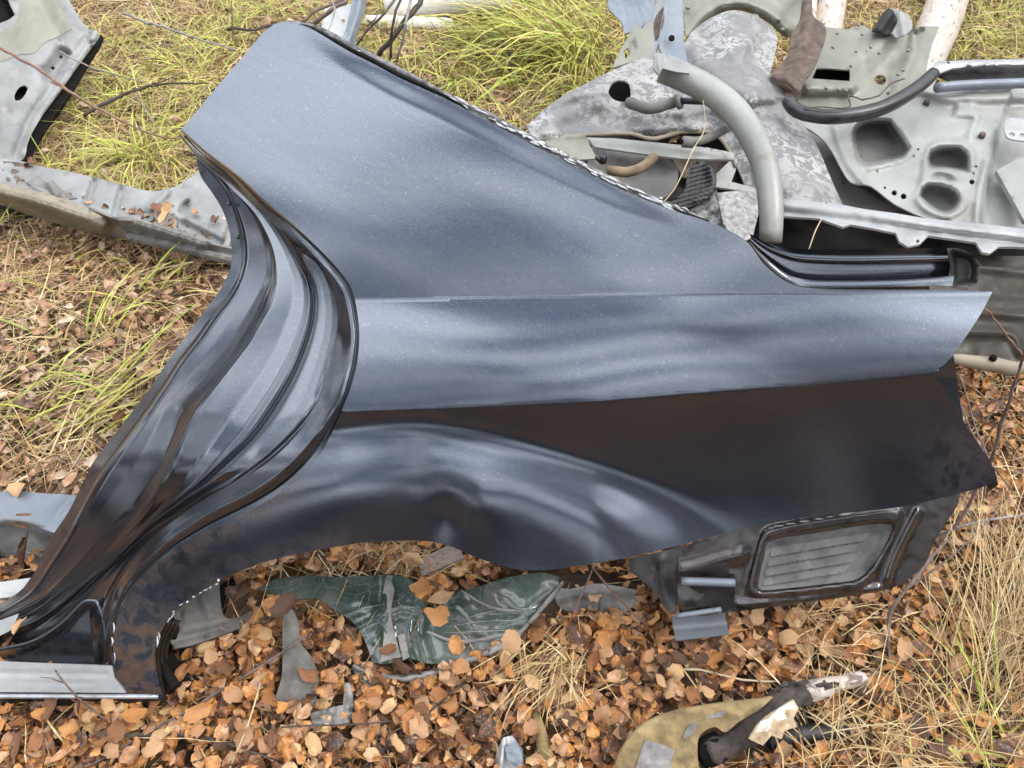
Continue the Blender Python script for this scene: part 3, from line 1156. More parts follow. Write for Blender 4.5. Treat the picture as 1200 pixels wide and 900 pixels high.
loft("boot_gutter", M["navy_jamb_paint"], [gut(G['top'], -48), gut(mid(G['top'], G['l2'], 0.75), -54), gut(G['l2'], -50), gut(G['l2b'], -54),
                                           gut(mid(G['l2b'], G['l3'], 0.5), -54), gut(G['l3'], -57), gut(U3, -60)],
     PL, qp, 90, 3, UNIT, 0.003, {"dirt": lambda p: 0 * p[:, 0]})
loft("gutter_lip", M["navy_jamb_paint"], [gut(mid(G['l2b'], G['l3'], 0.9), -9), gut(G['l3'], -6), gut(mid(G['l3'], U3, 0.5), -5), gut(U3, -1)], PL, qp, 90, 3, UNIT, 0.002, {"dirt": lambda p: 0 * p[:, 0]})
sheet("gutter_end_cap", M["black_plastic"], [(1110, 291), (1122, 291), (1137, 297), (1147, 309), (1147, 325), (1142, 335), (1118, 337), (1111, 330), (1114, 312)],
      (P0 + PN * (-34 * UNIT), PN), qp, [area([(1116, 296), (1136, 302), (1142, 312), (1140, 330), (1118, 333)], -16, 8)], step=3, unit=UNIT)

# ------------------------------------------------------------------ rear window flange: black sealant, pale glue remnants, jagged strip
FL = [(345, 26), (370, 36), (400, 47), (440, 66), (480, 88), (520, 112), (560, 136), (600, 160), (640, 184), (680, 205), (720, 225), (760, 240), (792, 246)]
TOPE = [(338, 25), (360, 28), (395, 36), (430, 48), (470, 65), (505, 80), (545, 101), (580, 124), (620, 149), (660, 170), (700, 190), (740, 211), (770, 228), (800, 238)]


def wl(line, w):
    c = catmull(line, False, 6)
    return [(a[0], a[1], w) for a in c]


rear = REAR_EDGE[:-1]
FLANGE_TOP = [(338, 24), (370, 29), (407, 47), (442, 65), (479, 84), (528, 111), (549, 121), (573, 131), (600, 146), (665, 180), (730, 213), (790, 240), (832, 256)]


def off(line, dy, w):
    c = resample(catmull(line, False, 5), 100)
    b = sw(c)
    return [(x, y + dy, ww + w) for (x, y), ww in zip(c, b)]


loft("window_flange", M["window_sealant"], [off(rear, 4, -12), off(rear, -2, -13), off(FLANGE_TOP, 3, -10), off(FLANGE_TOP, 0, -12)],
     PL, qp, 160, 3, UNIT, 0.004)
mb = MB()
c = resample(catmull(rear, False, 4), 170)
b = sw(c)
for i in range(6, 160):
    x, y = c[i]
    lo = 0.03 if x < 525 else 0.62
    if random.random() < lo:
        l = random.uniform(3, 15)
        u = random.uniform(2.5, 8.5)
        q = np.array([(x, y - u), (x + l, y + l * 0.52 - u + random.uniform(-1, 1))])
        mb.tube(on_plane(PL, np.vstack([q[0], q.mean(0) + rng.normal(0, .5, 2), q[1]]), (b[i] - 10.5) * UNIT), [0.0008, random.uniform(0.0012, 0.0030), 0.0006], 5, wob=0.6)
tag(mb.build("glue_remnants", M["white_residue"], qp), kind="stuff")
mb = MB()
c = catmull([(350, 30), (372, 37), (407, 56.5), (440, 73), (470, 89), (524, 114), (545, 126)], False, 5)
mb.tube(on_plane(PL, c, (sw(c) - 7) * UNIT), [0.002, 0.0042, 0.004, 0.0015], 6, wob=0.2)
mb.build("window_rubber", M["deep_black"], qp)
# bent plastic trim at the foot of the window
PLT = plane_of((800, 240, 1.68), (860, 240, 1.70), (830, 200, 1.75))
sheet("ribbed_trim", M["black_plastic"], [(782, 236), (800, 226), (806, 206), (813, 189), (829, 192), (839, 204), (838, 221), (826, 234), (806, 243), (788, 245)], PLT, qp,
      [lambda p: 2.2 * np.sin(p[:, 1] * 1.25 + p[:, 0] * 0.35) * sm(842, 828, p[:, 0]), ridge([(832, 196), (836, 218), (818, 236)], 7, 5)], step=2.0, thick=0.008)
sheet("trim_scuffed_plate", M["scratched_grey"], [(840, 226), (886, 221), (889, 250), (882, 278), (864, 286), (848, 262)], PLT, qp,
      [lumps(4, 9), ridge([(846, 228), (850, 262)], 3, 3)], step=3, smooth=False, thick=0.004)
sheet("crumpled_foil", M["window_sealant"], [(800, 240), (826, 232), (840, 222), (846, 250), (866, 287), (852, 276), (826, 256)],
      (PLT[0] - PLT[1] * 0.006, PLT[1]), qp, [lumps(7, 11, 4)], step=3, thick=0.004)

# ------------------------------------------------------------------ lamp flange at the tail
sheet("lamp_flange", M["navy_jamb_paint"], [(1094, 438), (1106, 424), (1117, 412), (1121, 440), (1125, 470), (1130, 497), (1112, 468)], PL, qp,
      [lambda p: sw(p) - 4 - 0.8 * dist_line([(1120, 411), (1094, 438), (1130, 497)], p)[0]], step=3, unit=UNIT, smooth=False, attrs={"dirt": lambda p: 0 * p[:, 0]})
sheet("tail_flange", M["dark_metal"], [(1150, 528), (1166, 552), (1170, 568), (1160, 575), (1154, 560)], PL, qp, [lambda p: sw(p) - 4 - 0.8 * dist_line([(1150, 528), (1165, 553), (1163, 566)], p)[0]], step=4, unit=UNIT, smooth=False)

# ------------------------------------------------------------------ bumper mount below the skin, with louvred air vent
BM = (P0 + PN * (-100 * UNIT), PN)


def bm_w(p):
    base = np.interp(p[:, 0], [730, 900, 1170], [0, -4, -22])
    edge = np.interp(p[:, 0], [737, 800, 880, 965, 1055, 1163], [653, 638, 617, 604, 594, 566])
    return base - 0.22 * (p[:, 1] - edge)


VENT_O = [(893, 626), (905, 618), (960, 608), (1040, 596), (1055, 598), (1056, 608), (1036, 650), (1020, 680), (1005, 690), (900, 700), (880, 698), (876, 690), (884, 655)]
VENT_I = [(902, 634), (960, 624), (1022, 614), (1044, 614), (1046, 620), (1030, 652), (1014, 672), (1000, 680), (893, 692), (888, 686), (896, 650)]
sheet("bumper_mount", M["wheel_arch_paint"], [(796, 642), (880, 616), (965, 603), (1055, 593), (1125, 577), (1122, 592), (1098, 630), (1083, 662), (1060, 682), (1035, 692), (960, 704), (900, 712), (850, 718), (820, 722), (800, 716), (794, 690)],
      BM, qp, [bm_w, area(VENT_O, 7, 6), area(VENT_I, -20, 6), ridge([(1075, 600), (1050, 650), (1040, 680)], 6, 4), ridge([(866, 708), (960, 700), (1030, 689)], 6, 4),
               ridge([(800, 668), (870, 650)], 3, 8), lumps(1.6, 30)], step=3, unit=UNIT, attrs={"dirt": lambda p: 0.45 + 0 * p[:, 0]})
vent = sheet("air_vent_frame", M["vent_plastic"], VENT_I, BM, qp, [bm_w, lambda p: -3 + 0 * p[:, 0],
                                                               area([(905, 640), (1036, 620), (1010, 670), (897, 686)], -4, 5), ridge(VENT_I + VENT_I[:1], 2.5, 3)], step=3.5, unit=UNIT)
for k in range(4):
    t0, t1 = k / 4, (k + 1) / 4 - 0.005
    # left edge runs (905,641)->(894,688); right edge (1030,621)->(1006,674)
    lf = lambda t: (905 - 11 * t, 641 + 46 * t)
    rt = lambda t: (1022 - 24 * t - (k % 2) * 6, 622 + 50 * t)
    q = [lf(t0), rt(t0), (rt(t1)[0] - 3, rt(t1)[1] - 1), lf(t1)]
    yc = (lf(t0)[1] + lf(t1)[1]) / 2
    sl = sheet("slat", M["vent_plastic"], q, BM, vent, [bm_w, lambda p, a=lf(t0), b=rt(t0): -7 + 0.62 * (p[:, 1] - (a[1] + (p[:, 0] - a[0]) * (b[1] - a[1]) / (b[0] - a[0]))),
                                                      lumps(0.3, 9, k)], step=3, unit=UNIT, smooth=False, thick=0.002)
mb = MB()
for yy, ww in ((688, -8), (694, -3)):
    c = catmull([(898, yy), (960, yy - 8), (1000, yy - 14), (1014, yy - 24)], False, 6)
    mb = MB()
    mb.tube(on_plane(BM, c, (bm_w(c) + ww) * UNIT), 0.0022, 6)
    mb.build("air_vent_bead", M["dusty_grey"], vent)
# brackets at the front of the bumper mount
BK = (P0 + PN * (-104 * UNIT), PN)
sheet("inner_bracket", M["scuffed_black"], [(737, 655), (765, 649), (798, 641), (800, 660), (797, 690), (790, 720), (778, 712), (770, 696), (752, 680), (738, 668)], BK, qp,
      [ridge([(775, 655), (776, 690), (786, 714)], 9, 6), lambda p: -0.35 * (p[:, 1] - 650)], step=4, unit=UNIT)
sheet("bracket_plate", M["dark_metal"], [(797, 676), (862, 676), (860, 712), (850, 718), (796, 722)], BK, qp, [lambda p: -6 - 0.3 * (p[:, 1] - 676), lumps(2, 14)], step=5, unit=UNIT, smooth=False)
mb = MB()
for (a_, b_, w_, r_) in (((798, 681), (861, 683), 4, 0.0075), ((792, 722), (845, 714), -12, 0.005)):
    c = np.linspace(a_, b_, 8)
    mb = MB()
    mb.tube(on_plane(BK, c, w_ * UNIT), r_, 8)
    mb.build("bracket_lit_edge", M["blue_silver"], qp)  # the ledge highlight is put into the tube's pale blue colour
TB = plane_z((790, 722, 0.075), (850, 716, 0.075), (792, 751, 0.03))
sheet("bracket_tab", M["blue_silver"], [(787, 723), (849, 716), (851, 727), (855, 744), (792, 751)], TB, qp, [ridge([(788, 738), (854, 732)], 1.8, 2.0)], step=3, smooth=False, thick=0.004)

# hidden inner shell that the skin is welded to, carries the panel from behind
for (x, yb, yt, wb, wt_) in ((480, 560, 140, -80, -120), (900, 590, 330, -140, -90), (300, 600, 200, -130, -150)):
    a_, b_ = on_plane(PL, (x, yb), wb * UNIT)[0], on_plane(PL, (x, yt), wt_ * UNIT)[0]
    mb = MB()
    foot = np.array([b_[0], b_[1] + 0.1, 0.0])
    mb.tube(np.linspace(a_, b_, 6), 0.02, 8)
    mb.tube(np.linspace(b_, foot, 6), 0.02, 8)
    mb.build("inner_brace", M["dark_metal"], qp)
# ------------------------------------------------------------------ silver wrecked body, upper right


def PR(o=0.0, tilt=0.0):
    f = lambda y: 1.98 + (240 - y) * (0.0021 + tilt) + o
    return plane_of((640, 20, f(20)), (1180, 20, f(20)), (900, 250, f(250)))


wr = empty("wrecked_car_body", on_ground(1000, 200),
           "cut up silver and grey car body lying on the grass at the upper right", "wrecked car")

sheet("mottled_floor_tunnel", M["mottled_coat"],
      [(617, 148), (643, 124), (671, 106), (721, 81), (765, 63), (800, 52), (812, 36), (828, 24), (852, 13), (873, 14), (895, 24), (910, 41), (908, 66), (903, 88),
       (912, 104), (924, 118), (940, 143), (958, 172), (972, 205), (988, 241), (950, 240), (918, 238), (884, 236), (868, 205), (856, 178), (842, 158), (823, 152), (795, 153),
       (765, 161), (739, 155), (687, 157), (643, 161), (626, 164)], PR(0.02), wr,
      [ridge([(862, 10), (860, 80), (890, 140), (940, 240)], 30, 45), ridge([(812, 60), (838, 90), (880, 110)], 10, 16), ridge([(880, 40), (866, 70), (890, 96)], 6, 8),
       ridge([(625, 150), (680, 118), (720, 120), (760, 140), (810, 138)], 16, 20), stepf([(640, 128), (690, 112), (720, 112), (745, 128), (790, 138), (830, 132)], -8, 5),
       ridge([(640, 158), (740, 152), (830, 148)], 8, 6), lumps(7, 34), lumps(2, 11, 5)],
      holes=[[(713, 108), (718, 97), (728, 94), (737, 98), (739, 112), (733, 119), (720, 117)]], step=4.5, thick=0.005)
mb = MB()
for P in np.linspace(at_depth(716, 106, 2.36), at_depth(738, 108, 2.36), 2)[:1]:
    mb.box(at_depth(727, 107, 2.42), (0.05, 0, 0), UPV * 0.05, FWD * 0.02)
mb.build("drain_hole_shade", M["deep_black"], wr, False)  # black box added behind the hole as the shade inside it

mb = MB()
c = catmull([(632, 164), (645, 162), (687, 158.5), (739, 157), (765, 163), (795, 155.5), (823, 154.5), (842, 160), (856, 180), (862, 196)], False, 5)
mb.tube(on_plane(PR(0.02), c, 0.016), [0.003, 0.0055, 0.006, 0.006, 0.004], 7, wob=0.2)
mb.build("torn_lip", M["dirty_yellow_grey"], wr)

# khaki collar behind the tunnel with bolts
sheet("khaki_bell_collar", M["khaki_primer"], [(798, -30), (800, 6), (804, 44), (816, 38), (828, 25), (852, 11), (876, 12), (900, 24), (922, 42), (940, 34), (946, 10), (946, -30)],
      PR(0.09), wr, [ridge([(800, 46), (826, 16), (862, 2), (900, 14), (922, 34)], 9, 7), lambda p: 0.5 * (20 - p[:, 1]), lumps(2, 20)], step=4, thick=0.006)
pl_ = PR(0.055)
for (x, y) in ((884, 21), (912, 24), (917, 36), (865, 4), (900, 2), (806, 10)):
    mb = MB()
    mb.disc(on_plane(pl_, (x, y))[0], pl_[1], 0.008 if x != 884 else 0.015, 0.008, 10)
    mb.build("collar_bolt", M["khaki_primer"], wr)

# blue silver post and the sheets beside it
sheet("blue_post_face", M["blue_silver"], [(781, -20), (799, -20), (801, 30), (802, 54), (808, 80), (793, 72), (776, 62), (772, 48), (778, 10)],
      plane_of((790, -20, 2.1), (805, -20, 2.1), (790, 76, 1.9)), wr, [ridge([(781, -10), (774, 56)], 5, 5), lumps(1, 9)], step=3, thick=0.006)
sheet("post_torn_edge", M["bright_silver"], [(770, -20), (782, -20), (779, 10), (773, 48), (765, 66), (764, 40), (767, 18)],
      plane_of((775, -20, 2.13), (783, -20, 2.09), (768, 60, 1.93)), wr, [], step=3, smooth=False, thick=0.006)
sheet("post_rust_stain", M["rust"], [(768, 20), (777, 8), (778, 20), (774, 38), (768, 48), (766, 34)],
      plane_of((775, -20, 2.124), (783, -20, 2.084), (768, 60, 1.924)), wr, [], step=3, thick=0.002)
mb = MB()
mb.disc(at_depth(787, 45, 1.94), -FWD, 0.008, 0.004, 12)
mb.build("post_hole_plug", M["deep_black"], wr)
sheet("blue_side_sheet", M["blue_silver"], [(712, 6), (722, -20), (768, -20), (767, 26), (732, 40), (728, 26)], PR(0.22), wr,
      [ridge([(718, -10), (730, 12), (734, 40)], 3, 3), ridge([(736, -10), (748, 14), (752, 32)], -4, 3), ridge([(752, -10), (764, 16)], 3, 3)], step=4, thick=0.005)
sheet("khaki_bracket", M["khaki_primer"], [(717, 80), (726, 61), (745, 26), (748, 32), (753, 33), (757, 27), (765, 25), (765, 64)], PR(0.16), wr,
      [area([(738, 50), (744, 46), (746, 60), (740, 66)], -5, 4)], holes=[[(731, 60), (736, 56), (738, 62), (733, 69)]], step=3.5, smooth=False, thick=0.005)

# curved silver tube (hinge arm) in front
mb = MB()
cl = [(776, 80), (800, 90), (830, 105), (858, 127), (879, 155), (895, 190), (902, 225), (904, 255), (903, 284)]
dp = [1.90, 1.90, 1.89, 1.87, 1.85, 1.82, 1.80, 1.79, 1.79]
ctr = spline3([at_depth(x, y, d) for (x, y), d in zip(cl, dp)], 0.02)
mb.tube(ctr, [0.033, 0.033, 0.032, 0.029, 0.025], 20)
mb.build("curved_tube", M["silver_paint"], wr)
c2 = None and spline3([at_depth(x - 14, y + 7, d - 0.02) for (x, y), d in list(zip(cl, dp))[1:7]], 0.02)
sheet("tube_end_cuff", M["dirty_silver"], [(766, 62), (776, 62), (806, 78), (808, 86), (792, 84), (776, 80), (772, 88), (766, 80)], plane_of((766, 62, 1.86), (808, 82, 1.85), (770, 88, 1.83)), wr,
      [ridge([(772, 66), (774, 88)], 5, 4)], step=3, smooth=False, thick=0.004)

# rubber boot with rod, hollow pipe
mb = MB()
ctr = spline3([at_depth(734, 119, 2.14), at_depth(760, 127, 2.12), at_depth(780, 123, 2.11), at_depth(797, 117, 2.1)], 0.006)
mb.tube(ctr, [0.011, 0.0165, 0.0145, 0.0165, 0.0145, 0.016, 0.014, 0.0155, 0.014], 12)
mb.disc(at_depth(794, 119, 2.095), at_depth(797, 118, 2.09) - at_depth(790, 120, 2.1), 0.022, 0.012, 14)
mb.build("rubber_boot", M["mud_grey"], wr)
mb = MB()
mb.tube([at_depth(796, 118, 2.09), at_depth(830, 119, 2.05)], 0.009, 10)
mb.build("steering_rod", M["black_rubber"], wr)
mb = MB()
mb.tube(spline3([at_depth(800, 166, 1.86), at_depth(820, 165, 1.87), at_depth(838, 158, 1.9), at_depth(860, 145, 1.95)], 0.02), [0.011, 0.0105, 0.0105], 12)
mb.tube([at_depth(800, 166, 1.858), at_depth(812, 167, 1.86)], 0.0135, 12)
mb.build("hollow_pipe", M["mud_grey"], wr)
mb = MB()
mb.disc(at_depth(799.5, 166, 1.856), at_depth(790, 168, 1.84) - at_depth(800, 166, 1.856), 0.006, 0.002, 10)
mb.build("pipe_bore", M["deep_black"], wr)

# pieces low on the left of the wreck
sheet("pale_beam", M["silver_paint"], [(686, 161), (720, 162), (760, 166), (830, 173), (860, 179), (860, 187), (800, 186), (760, 181), (697, 172)], PR(-0.06), wr,
      [ridge([(690, 164), (760, 170), (858, 182)], 4, 4)], step=4, smooth=False, thick=0.006)
sheet("bent_grey_tab", M["khaki_primer"], [(636, 166), (644, 160), (665, 157), (686, 158), (692, 172), (700, 186), (680, 187), (655, 180)], PR(-0.1), wr,
      [ridge([(640, 160), (690, 158)], 4, 4), lumps(3, 15)], step=3, smooth=False, thick=0.004)
sheet("grey_basin", M["mud_grey"], [(692, 172), (720, 174), (770, 183), (790, 190), (795, 205), (790, 220), (776, 232), (745, 222), (715, 212), (690, 195)], PR(0.0), wr,
      [ridge([(700, 190), (740, 205), (770, 200)], -12, 14), lumps(4, 20)], step=4, thick=0.005)
mb = MB()
mb.tube(spline3([at_depth(712, 199, 1.93), at_depth(735, 202, 1.92), at_depth(754, 195, 1.92), at_depth(766, 184, 1.95)], 0.015), [0.012, 0.0125, 0.012], 12, wob=0.05)
mb.build("brown_hose", M["brown_pipe"], wr)
mb = MB()
mb.disc(at_depth(706, 190, 1.93), UPV - FWD, 0.011, 0.02, 10)
mb.disc(at_depth(703, 188, 1.92), RGT * -1 + UPV, 0.006, 0.014, 8)
mb.build("black_clip", M["black_rubber"], wr)
sheet("box_section_inside", M["rust"], [(786, 182), (820, 184), (862, 186), (862, 218), (830, 214), (800, 208)], PR(0.1), wr, [lumps(3, 10)], step=4, smooth=False, thick=0.004)
sheet("box_section_lip", M["silver_paint"], [(838, 205), (858, 186), (864, 186), (862, 200), (857, 213), (884, 220), (884, 226), (840, 219), (820, 214), (835, 212)], PR(0.0), wr, [], step=3, smooth=False, thick=0.006)
sheet("gap_shade_sheet", M["dark_metal"], [(636, 168), (700, 150), (780, 150), (862, 160), (890, 240), (890, 300), (840, 290), (780, 240), (700, 215)], PR(0.14), wr, [lumps(5, 18)], step=7, thick=0.005)  # dark sheet filling the gaps under the beam in place of shade

# khaki bulkhead to the right of the tunnel
sheet("khaki_bulkhead", M["khaki_primer"],
      [(946, 60), (950, 40), (962, 32), (980, 33), (995, 34), (1007, 29), (1025, 36), (1050, 41), (1062, 40), (1072, 32), (1086, 31), (1101, 31), (1092, 54), (1086, 84), (1090, 110), (1060, 125),
       (1000, 145), (940, 142), (928, 120), (936, 96), (942, 78)], PR(0.12), wr,
      [stepf([(930, 100), (1002, 100), (1010, 78), (1046, 56), (1070, 40)], -14, 16), area([(944, 98), (1002, 98), (1000, 110), (942, 110)], 8, 6), ridge([(1046, 118), (1070, 60), (1074, 30)], 6, 7),
       area([(1020, 84), (1042, 84), (1044, 102), (1022, 102)], -3, 8), lumps(3, 26), lumps(1.2, 9, 7)],
      holes=[[(957, 80), (970, 80), (984, 81), (996, 82), (996, 95), (980, 94), (966, 93), (952, 92)], [(1024, 93), (1027, 89), (1033, 88), (1038, 91), (1038, 96), (1034, 99), (1028, 98)],
             [(972, 57), (975, 54), (978, 57), (975, 60)], [(1038, 109), (1041, 107), (1043, 110), (1040, 112)]], step=4, thick=0.005)
pk = PR(0.105)
for (x, y) in ((981, 40), (1010, 41), (1020, 56), (1003, 61), (997, 78), (968, 104), (983, 106), (1052, 88), (1064, 60), (1006, 30), (1030, 63), (1058, 83), (991, 107), (946, 105)):
    mb = MB()
    mb.disc(on_plane(pk, (x, y))[0], pk[1], 0.0055, 0.006, 8)
    mb.build("spot_weld", M["khaki_primer"], wr)
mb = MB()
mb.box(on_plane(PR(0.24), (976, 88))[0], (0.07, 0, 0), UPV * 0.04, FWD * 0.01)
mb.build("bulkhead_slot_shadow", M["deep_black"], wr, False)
sheet("rolled_torn_edge", M["dark_metal"], [(1022, 36), (1034, 16), (1041, 9), (1049, 14), (1052, 26), (1042, 40), (1030, 38)], PR(0.1), wr, [ridge([(1030, 34), (1044, 14)], 10, 6)], step=3, thick=0.004)
sheet("rolled_flap", M["silver_paint"], [(1041, 9), (1056, 13), (1066, 20), (1069, 33), (1058, 42), (1050, 44), (1046, 38), (1052, 22)], PR(0.08), wr, [ridge([(1056, 14), (1060, 38)], 8, 7)], step=3, thick=0.004)
for pts in ([(943, 128), (960, 125), (985, 127), (997, 124), (994, 112), (1010, 117)], [(1010, 117), (1030, 112), (1044, 98), (1060, 92)], [(988, 215), (984, 190), (976, 170)]):
    mb = MB()
    mb.tube(spline3([on_plane(PR(0.1), q)[0] for q in pts], 0.02), 0.0022, 5, wob=0.3)
    mb.build("sealer_line", M["rust"], wr)

# rusty crossmember remains
sheet("rusty_member", M["rust"], [(942, -20), (952, -20), (953, 18), (966, 29), (968, 42), (962, 62), (952, 82), (942, 96), (936, 114), (926, 119), (912, 108), (904, 92), (908, 82), (922, 66), (928, 40), (938, 20)],
      PR(-0.04), wr, [ridge([(948, -10), (945, 40), (925, 90)], 9, 9), ridge([(908, 88), (935, 102)], 12, 8), lumps(4, 11)], step=3, thick=0.01)

# silver inner wing with openings
O1 = [(1000, 157), (1006, 147), (1018, 142), (1032, 141), (1043, 143), (1053, 156), (1064, 174), (1058, 183), (1036, 189), (1014, 193), (1004, 184)]
O2 = [(1088, 190), (1090, 180), (1102, 174), (1124, 174), (1133, 182), (1134, 200), (1110, 197), (1090, 196)]
O3 = [(1078, 230), (1082, 221), (1092, 217), (1112, 221), (1122, 230), (1120, 241), (1107, 249), (1092, 243)]
O4 = [(1090, 207), (1096, 203), (1114, 206), (1119, 211), (1112, 213), (1096, 210)]
sheet("inner_wing", M["silver_paint"],
      [(930, 141), (950, 143), (985, 140), (1010, 137), (1035, 129), (1060, 115), (1080, 103), (1100, 98), (1150, 97), (1215, 95), (1215, 272), (1150, 264), (1110, 258), (1086, 256),
       (1050, 240), (1020, 218), (998, 214), (986, 198), (974, 176), (958, 158)], PR(0.04), wr,
      [area([(993, 160), (1000, 144), (1020, 136), (1046, 138), (1060, 156), (1072, 178), (1060, 189), (1020, 199), (1004, 194)], 5, 6), area(O1, -36, 7),
       area([(1076, 225), (1082, 190), (1090, 170), (1110, 164), (1130, 166), (1142, 180), (1140, 205), (1136, 240), (1112, 256), (1084, 248), (1073, 236)], 5, 6), area(O2, -34, 7), area(O3, -30, 7), area(O4, -6, 5),
       ridge([(1156, 190), (1146, 230), (1144, 262)], 6, 4), ridge([(1060, 258), (1012, 214)], 4, 4), stepf([(1000, 100), (1085, 112), (1110, 120), (1215, 118)], -10, 6),
       ridge([(1148, 130), (1136, 160)], 4, 4), area([(1122, 122), (1144, 122), (1142, 138), (1118, 136)], 4, 4), stepf([(1178, 130), (1166, 170), (1150, 262)], 14, 4), ridge([(980, 150), (992, 185), (1010, 212)], 6, 6), lumps(3, 40), lumps(1.0, 12, 3)],
      holes=[[(x - r, y), (x - r * .7, y - r * .7), (x, y - r), (x + r * .7, y - r * .7), (x + r, y), (x + r * .7, y + r * .7), (x, y + r), (x - r * .7, y + r * .7)]
             for x, y, r in ((1013, 185, 2.0), (1048, 226, 3.4), (1059, 230, 3.6), (1037, 220, 1.6), (1076, 175, 1.5), (1071, 183, 1.3), (1139, 213, 3.2), (1144, 195, 1.6), (1141, 203, 1.4), (1028, 201, 1.2), (1085, 123, 2.0))],
      step=3.6, thick=0.004)
for (x, y) in ((1085, 122), (1129, 118), (1150, 160)):
    mb = MB()
    mb.disc(on_plane(PR(0.02), (x, y))[0], PR(0)[1], 0.009, 0.012, 10)
    mb.build("wing_stud", M["rust"], wr)
sheet("wing_bracket", M["bright_silver"], [(1177, 147), (1184, 138), (1215, 142), (1215, 166), (1190, 164), (1180, 160)], PR(-0.03), wr, [],
      holes=[[(1182, 157), (1186, 155), (1190, 158), (1186, 161)], [(1194, 158), (1198, 156), (1202, 159), (1198, 162)]], step=3, thick=0.004)
sheet("wing_raised_plate", M["silver_paint"], [(1168, 200), (1215, 172), (1215, 262), (1200, 258)], PR(0.0), wr, [lumps(1, 20)], step=6, smooth=False, thick=0.012)

sheet("floor_pan", M["mud_grey"], [(930, 120), (1000, 140), (1215, 130), (1215, 275), (1080, 268), (1000, 255), (950, 240)], PR(0.13), wr, [lumps(5, 30), ridge([(1000, 215), (1080, 262)], 5, 6)], step=6, thick=0.006)

# hose and rails
mb = MB()
hp = [(924, 118), (929, 126), (942, 133), (972, 137), (1005, 134), (1035, 126), (1060, 113), (1080, 99), (1094, 86)]
mb.tube(spline3([at_depth(x, y, 2.06 + (137 - y) * 0.002) for x, y in hp], 0.02), [0.018, 0.019, 0.0195, 0.019, 0.017], 14)
mb.build("black_hose", M["black_rubber"], wr)
mb = MB()
mb.tube(spline3([at_depth(x, y - 5, 2.045 + (137 - y) * 0.002) for x, y in hp[2:7]], 0.02), 0.004, 6)
mb.build("hose_seam", M["black_plastic"], wr)
sheet("top_rail", M["grey_primer"], [(1088, 84), (1097, 72), (1140, 70), (1215, 69), (1215, 75), (1150, 77), (1116, 80), (1096, 88)], PR(0.02), wr, [ridge([(1092, 80), (1110, 75), (1215, 72)], 3, 3)],
      holes=[[(1109, 73), (1112, 72), (1114, 74), (1111, 75)]], step=3, smooth=False, thick=0.006)
sheet("rail_gap_shade", M["dark_metal"], [(1096, 87), (1116, 80), (1150, 77), (1215, 75), (1215, 93), (1150, 95), (1118, 97)], PR(0.06), wr, [lumps(2, 12)], step=4, smooth=False, thick=0.004)  # dark sheet painted in for the black gap between the rails
mb = MB()
mb.tube(spline3([at_depth(1098, 103, 2.18), at_depth(1130, 100, 2.2), at_depth(1215, 97, 2.22)], 0.03), 0.014, 12)
mb.build("lower_rail", M["blue_silver"], wr)
for x in (1135, 1155, 1166):
    mb = MB()
    mb.disc(on_plane(PR(0.01), (x, 78))[0], PR(0)[1], 0.007, 0.01, 8)
    mb.build("rail_bolt", M["chrome_strip"], wr)

# front flange with hanging tabs, dark space under it
sheet("front_flange", M["bright_silver"],
      [(916, 233), (950, 236), (982, 239), (1013, 245), (1050, 250), (1086, 256), (1150, 262), (1215, 270), (1215, 291), (1190, 289), (1171, 289), (1160, 297), (1151, 296), (1144, 284), (1110, 279), (1088, 276),
       (1078, 286), (1064, 289), (1054, 283), (1050, 273), (1020, 267), (997, 263), (988, 266), (974, 261), (960, 256), (916, 253)], PR(-0.05, 0.0012), wr,
      [ridge([(920, 238), (990, 244), (1090, 262), (1215, 277)], 5, 6), stepf([(916, 246), (1000, 256), (1100, 270), (1215, 284)], -5, 4), lumps(1.5, 14)],
      holes=[[(1073, 282), (1076, 280), (1078, 283), (1075, 285)]], step=3.5, smooth=False, thick=0.006)
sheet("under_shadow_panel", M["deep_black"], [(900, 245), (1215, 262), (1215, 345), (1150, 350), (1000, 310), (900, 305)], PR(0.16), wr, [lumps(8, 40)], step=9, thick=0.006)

# brown-black lid behind the tail
bl = empty("dark_body_lid", on_ground(1170, 430), "brown black ribbed sheet metal lid behind the pointed tail of the navy panel", "car part")
PBL = plane_of((1120, 320, 1.85), (1215, 320, 1.88), (1150, 435, 1.80))
sheet("lid_skin", M["brown_black"], [(1090, 300), (1215, 300), (1215, 436), (1190, 424), (1150, 418), (1110, 414), (1090, 380)], PBL, bl,
      [ridge([(1100, 362), (1215, 372)], 4, 4), stepf([(1090, 345), (1215, 352)], 4, 4), ridge([(1120, 388), (1185, 392), (1195, 412)], 5, 5), ridge([(1140, 312), (1215, 322)], 3, 4), lumps(2, 25)], step=4.5, thick=0.01)
mb = MB()
mb.tube(spline3([at_depth(x, y, 1.78) for x, y in ((1112, 420), (1140, 424), (1170, 428), (1192, 432), (1215, 422))], 0.02), [0.011, 0.016, 0.017, 0.014], 10, wob=0.08)
mb.build("lid_rolled_edge", M["dirty_yellow_grey"], bl)
mb = MB()
mb.disc(at_depth(1163, 421, 1.765), UPV - FWD, 0.008, 0.01, 8)
mb.build("lid_bolt", M["deep_black"], bl)

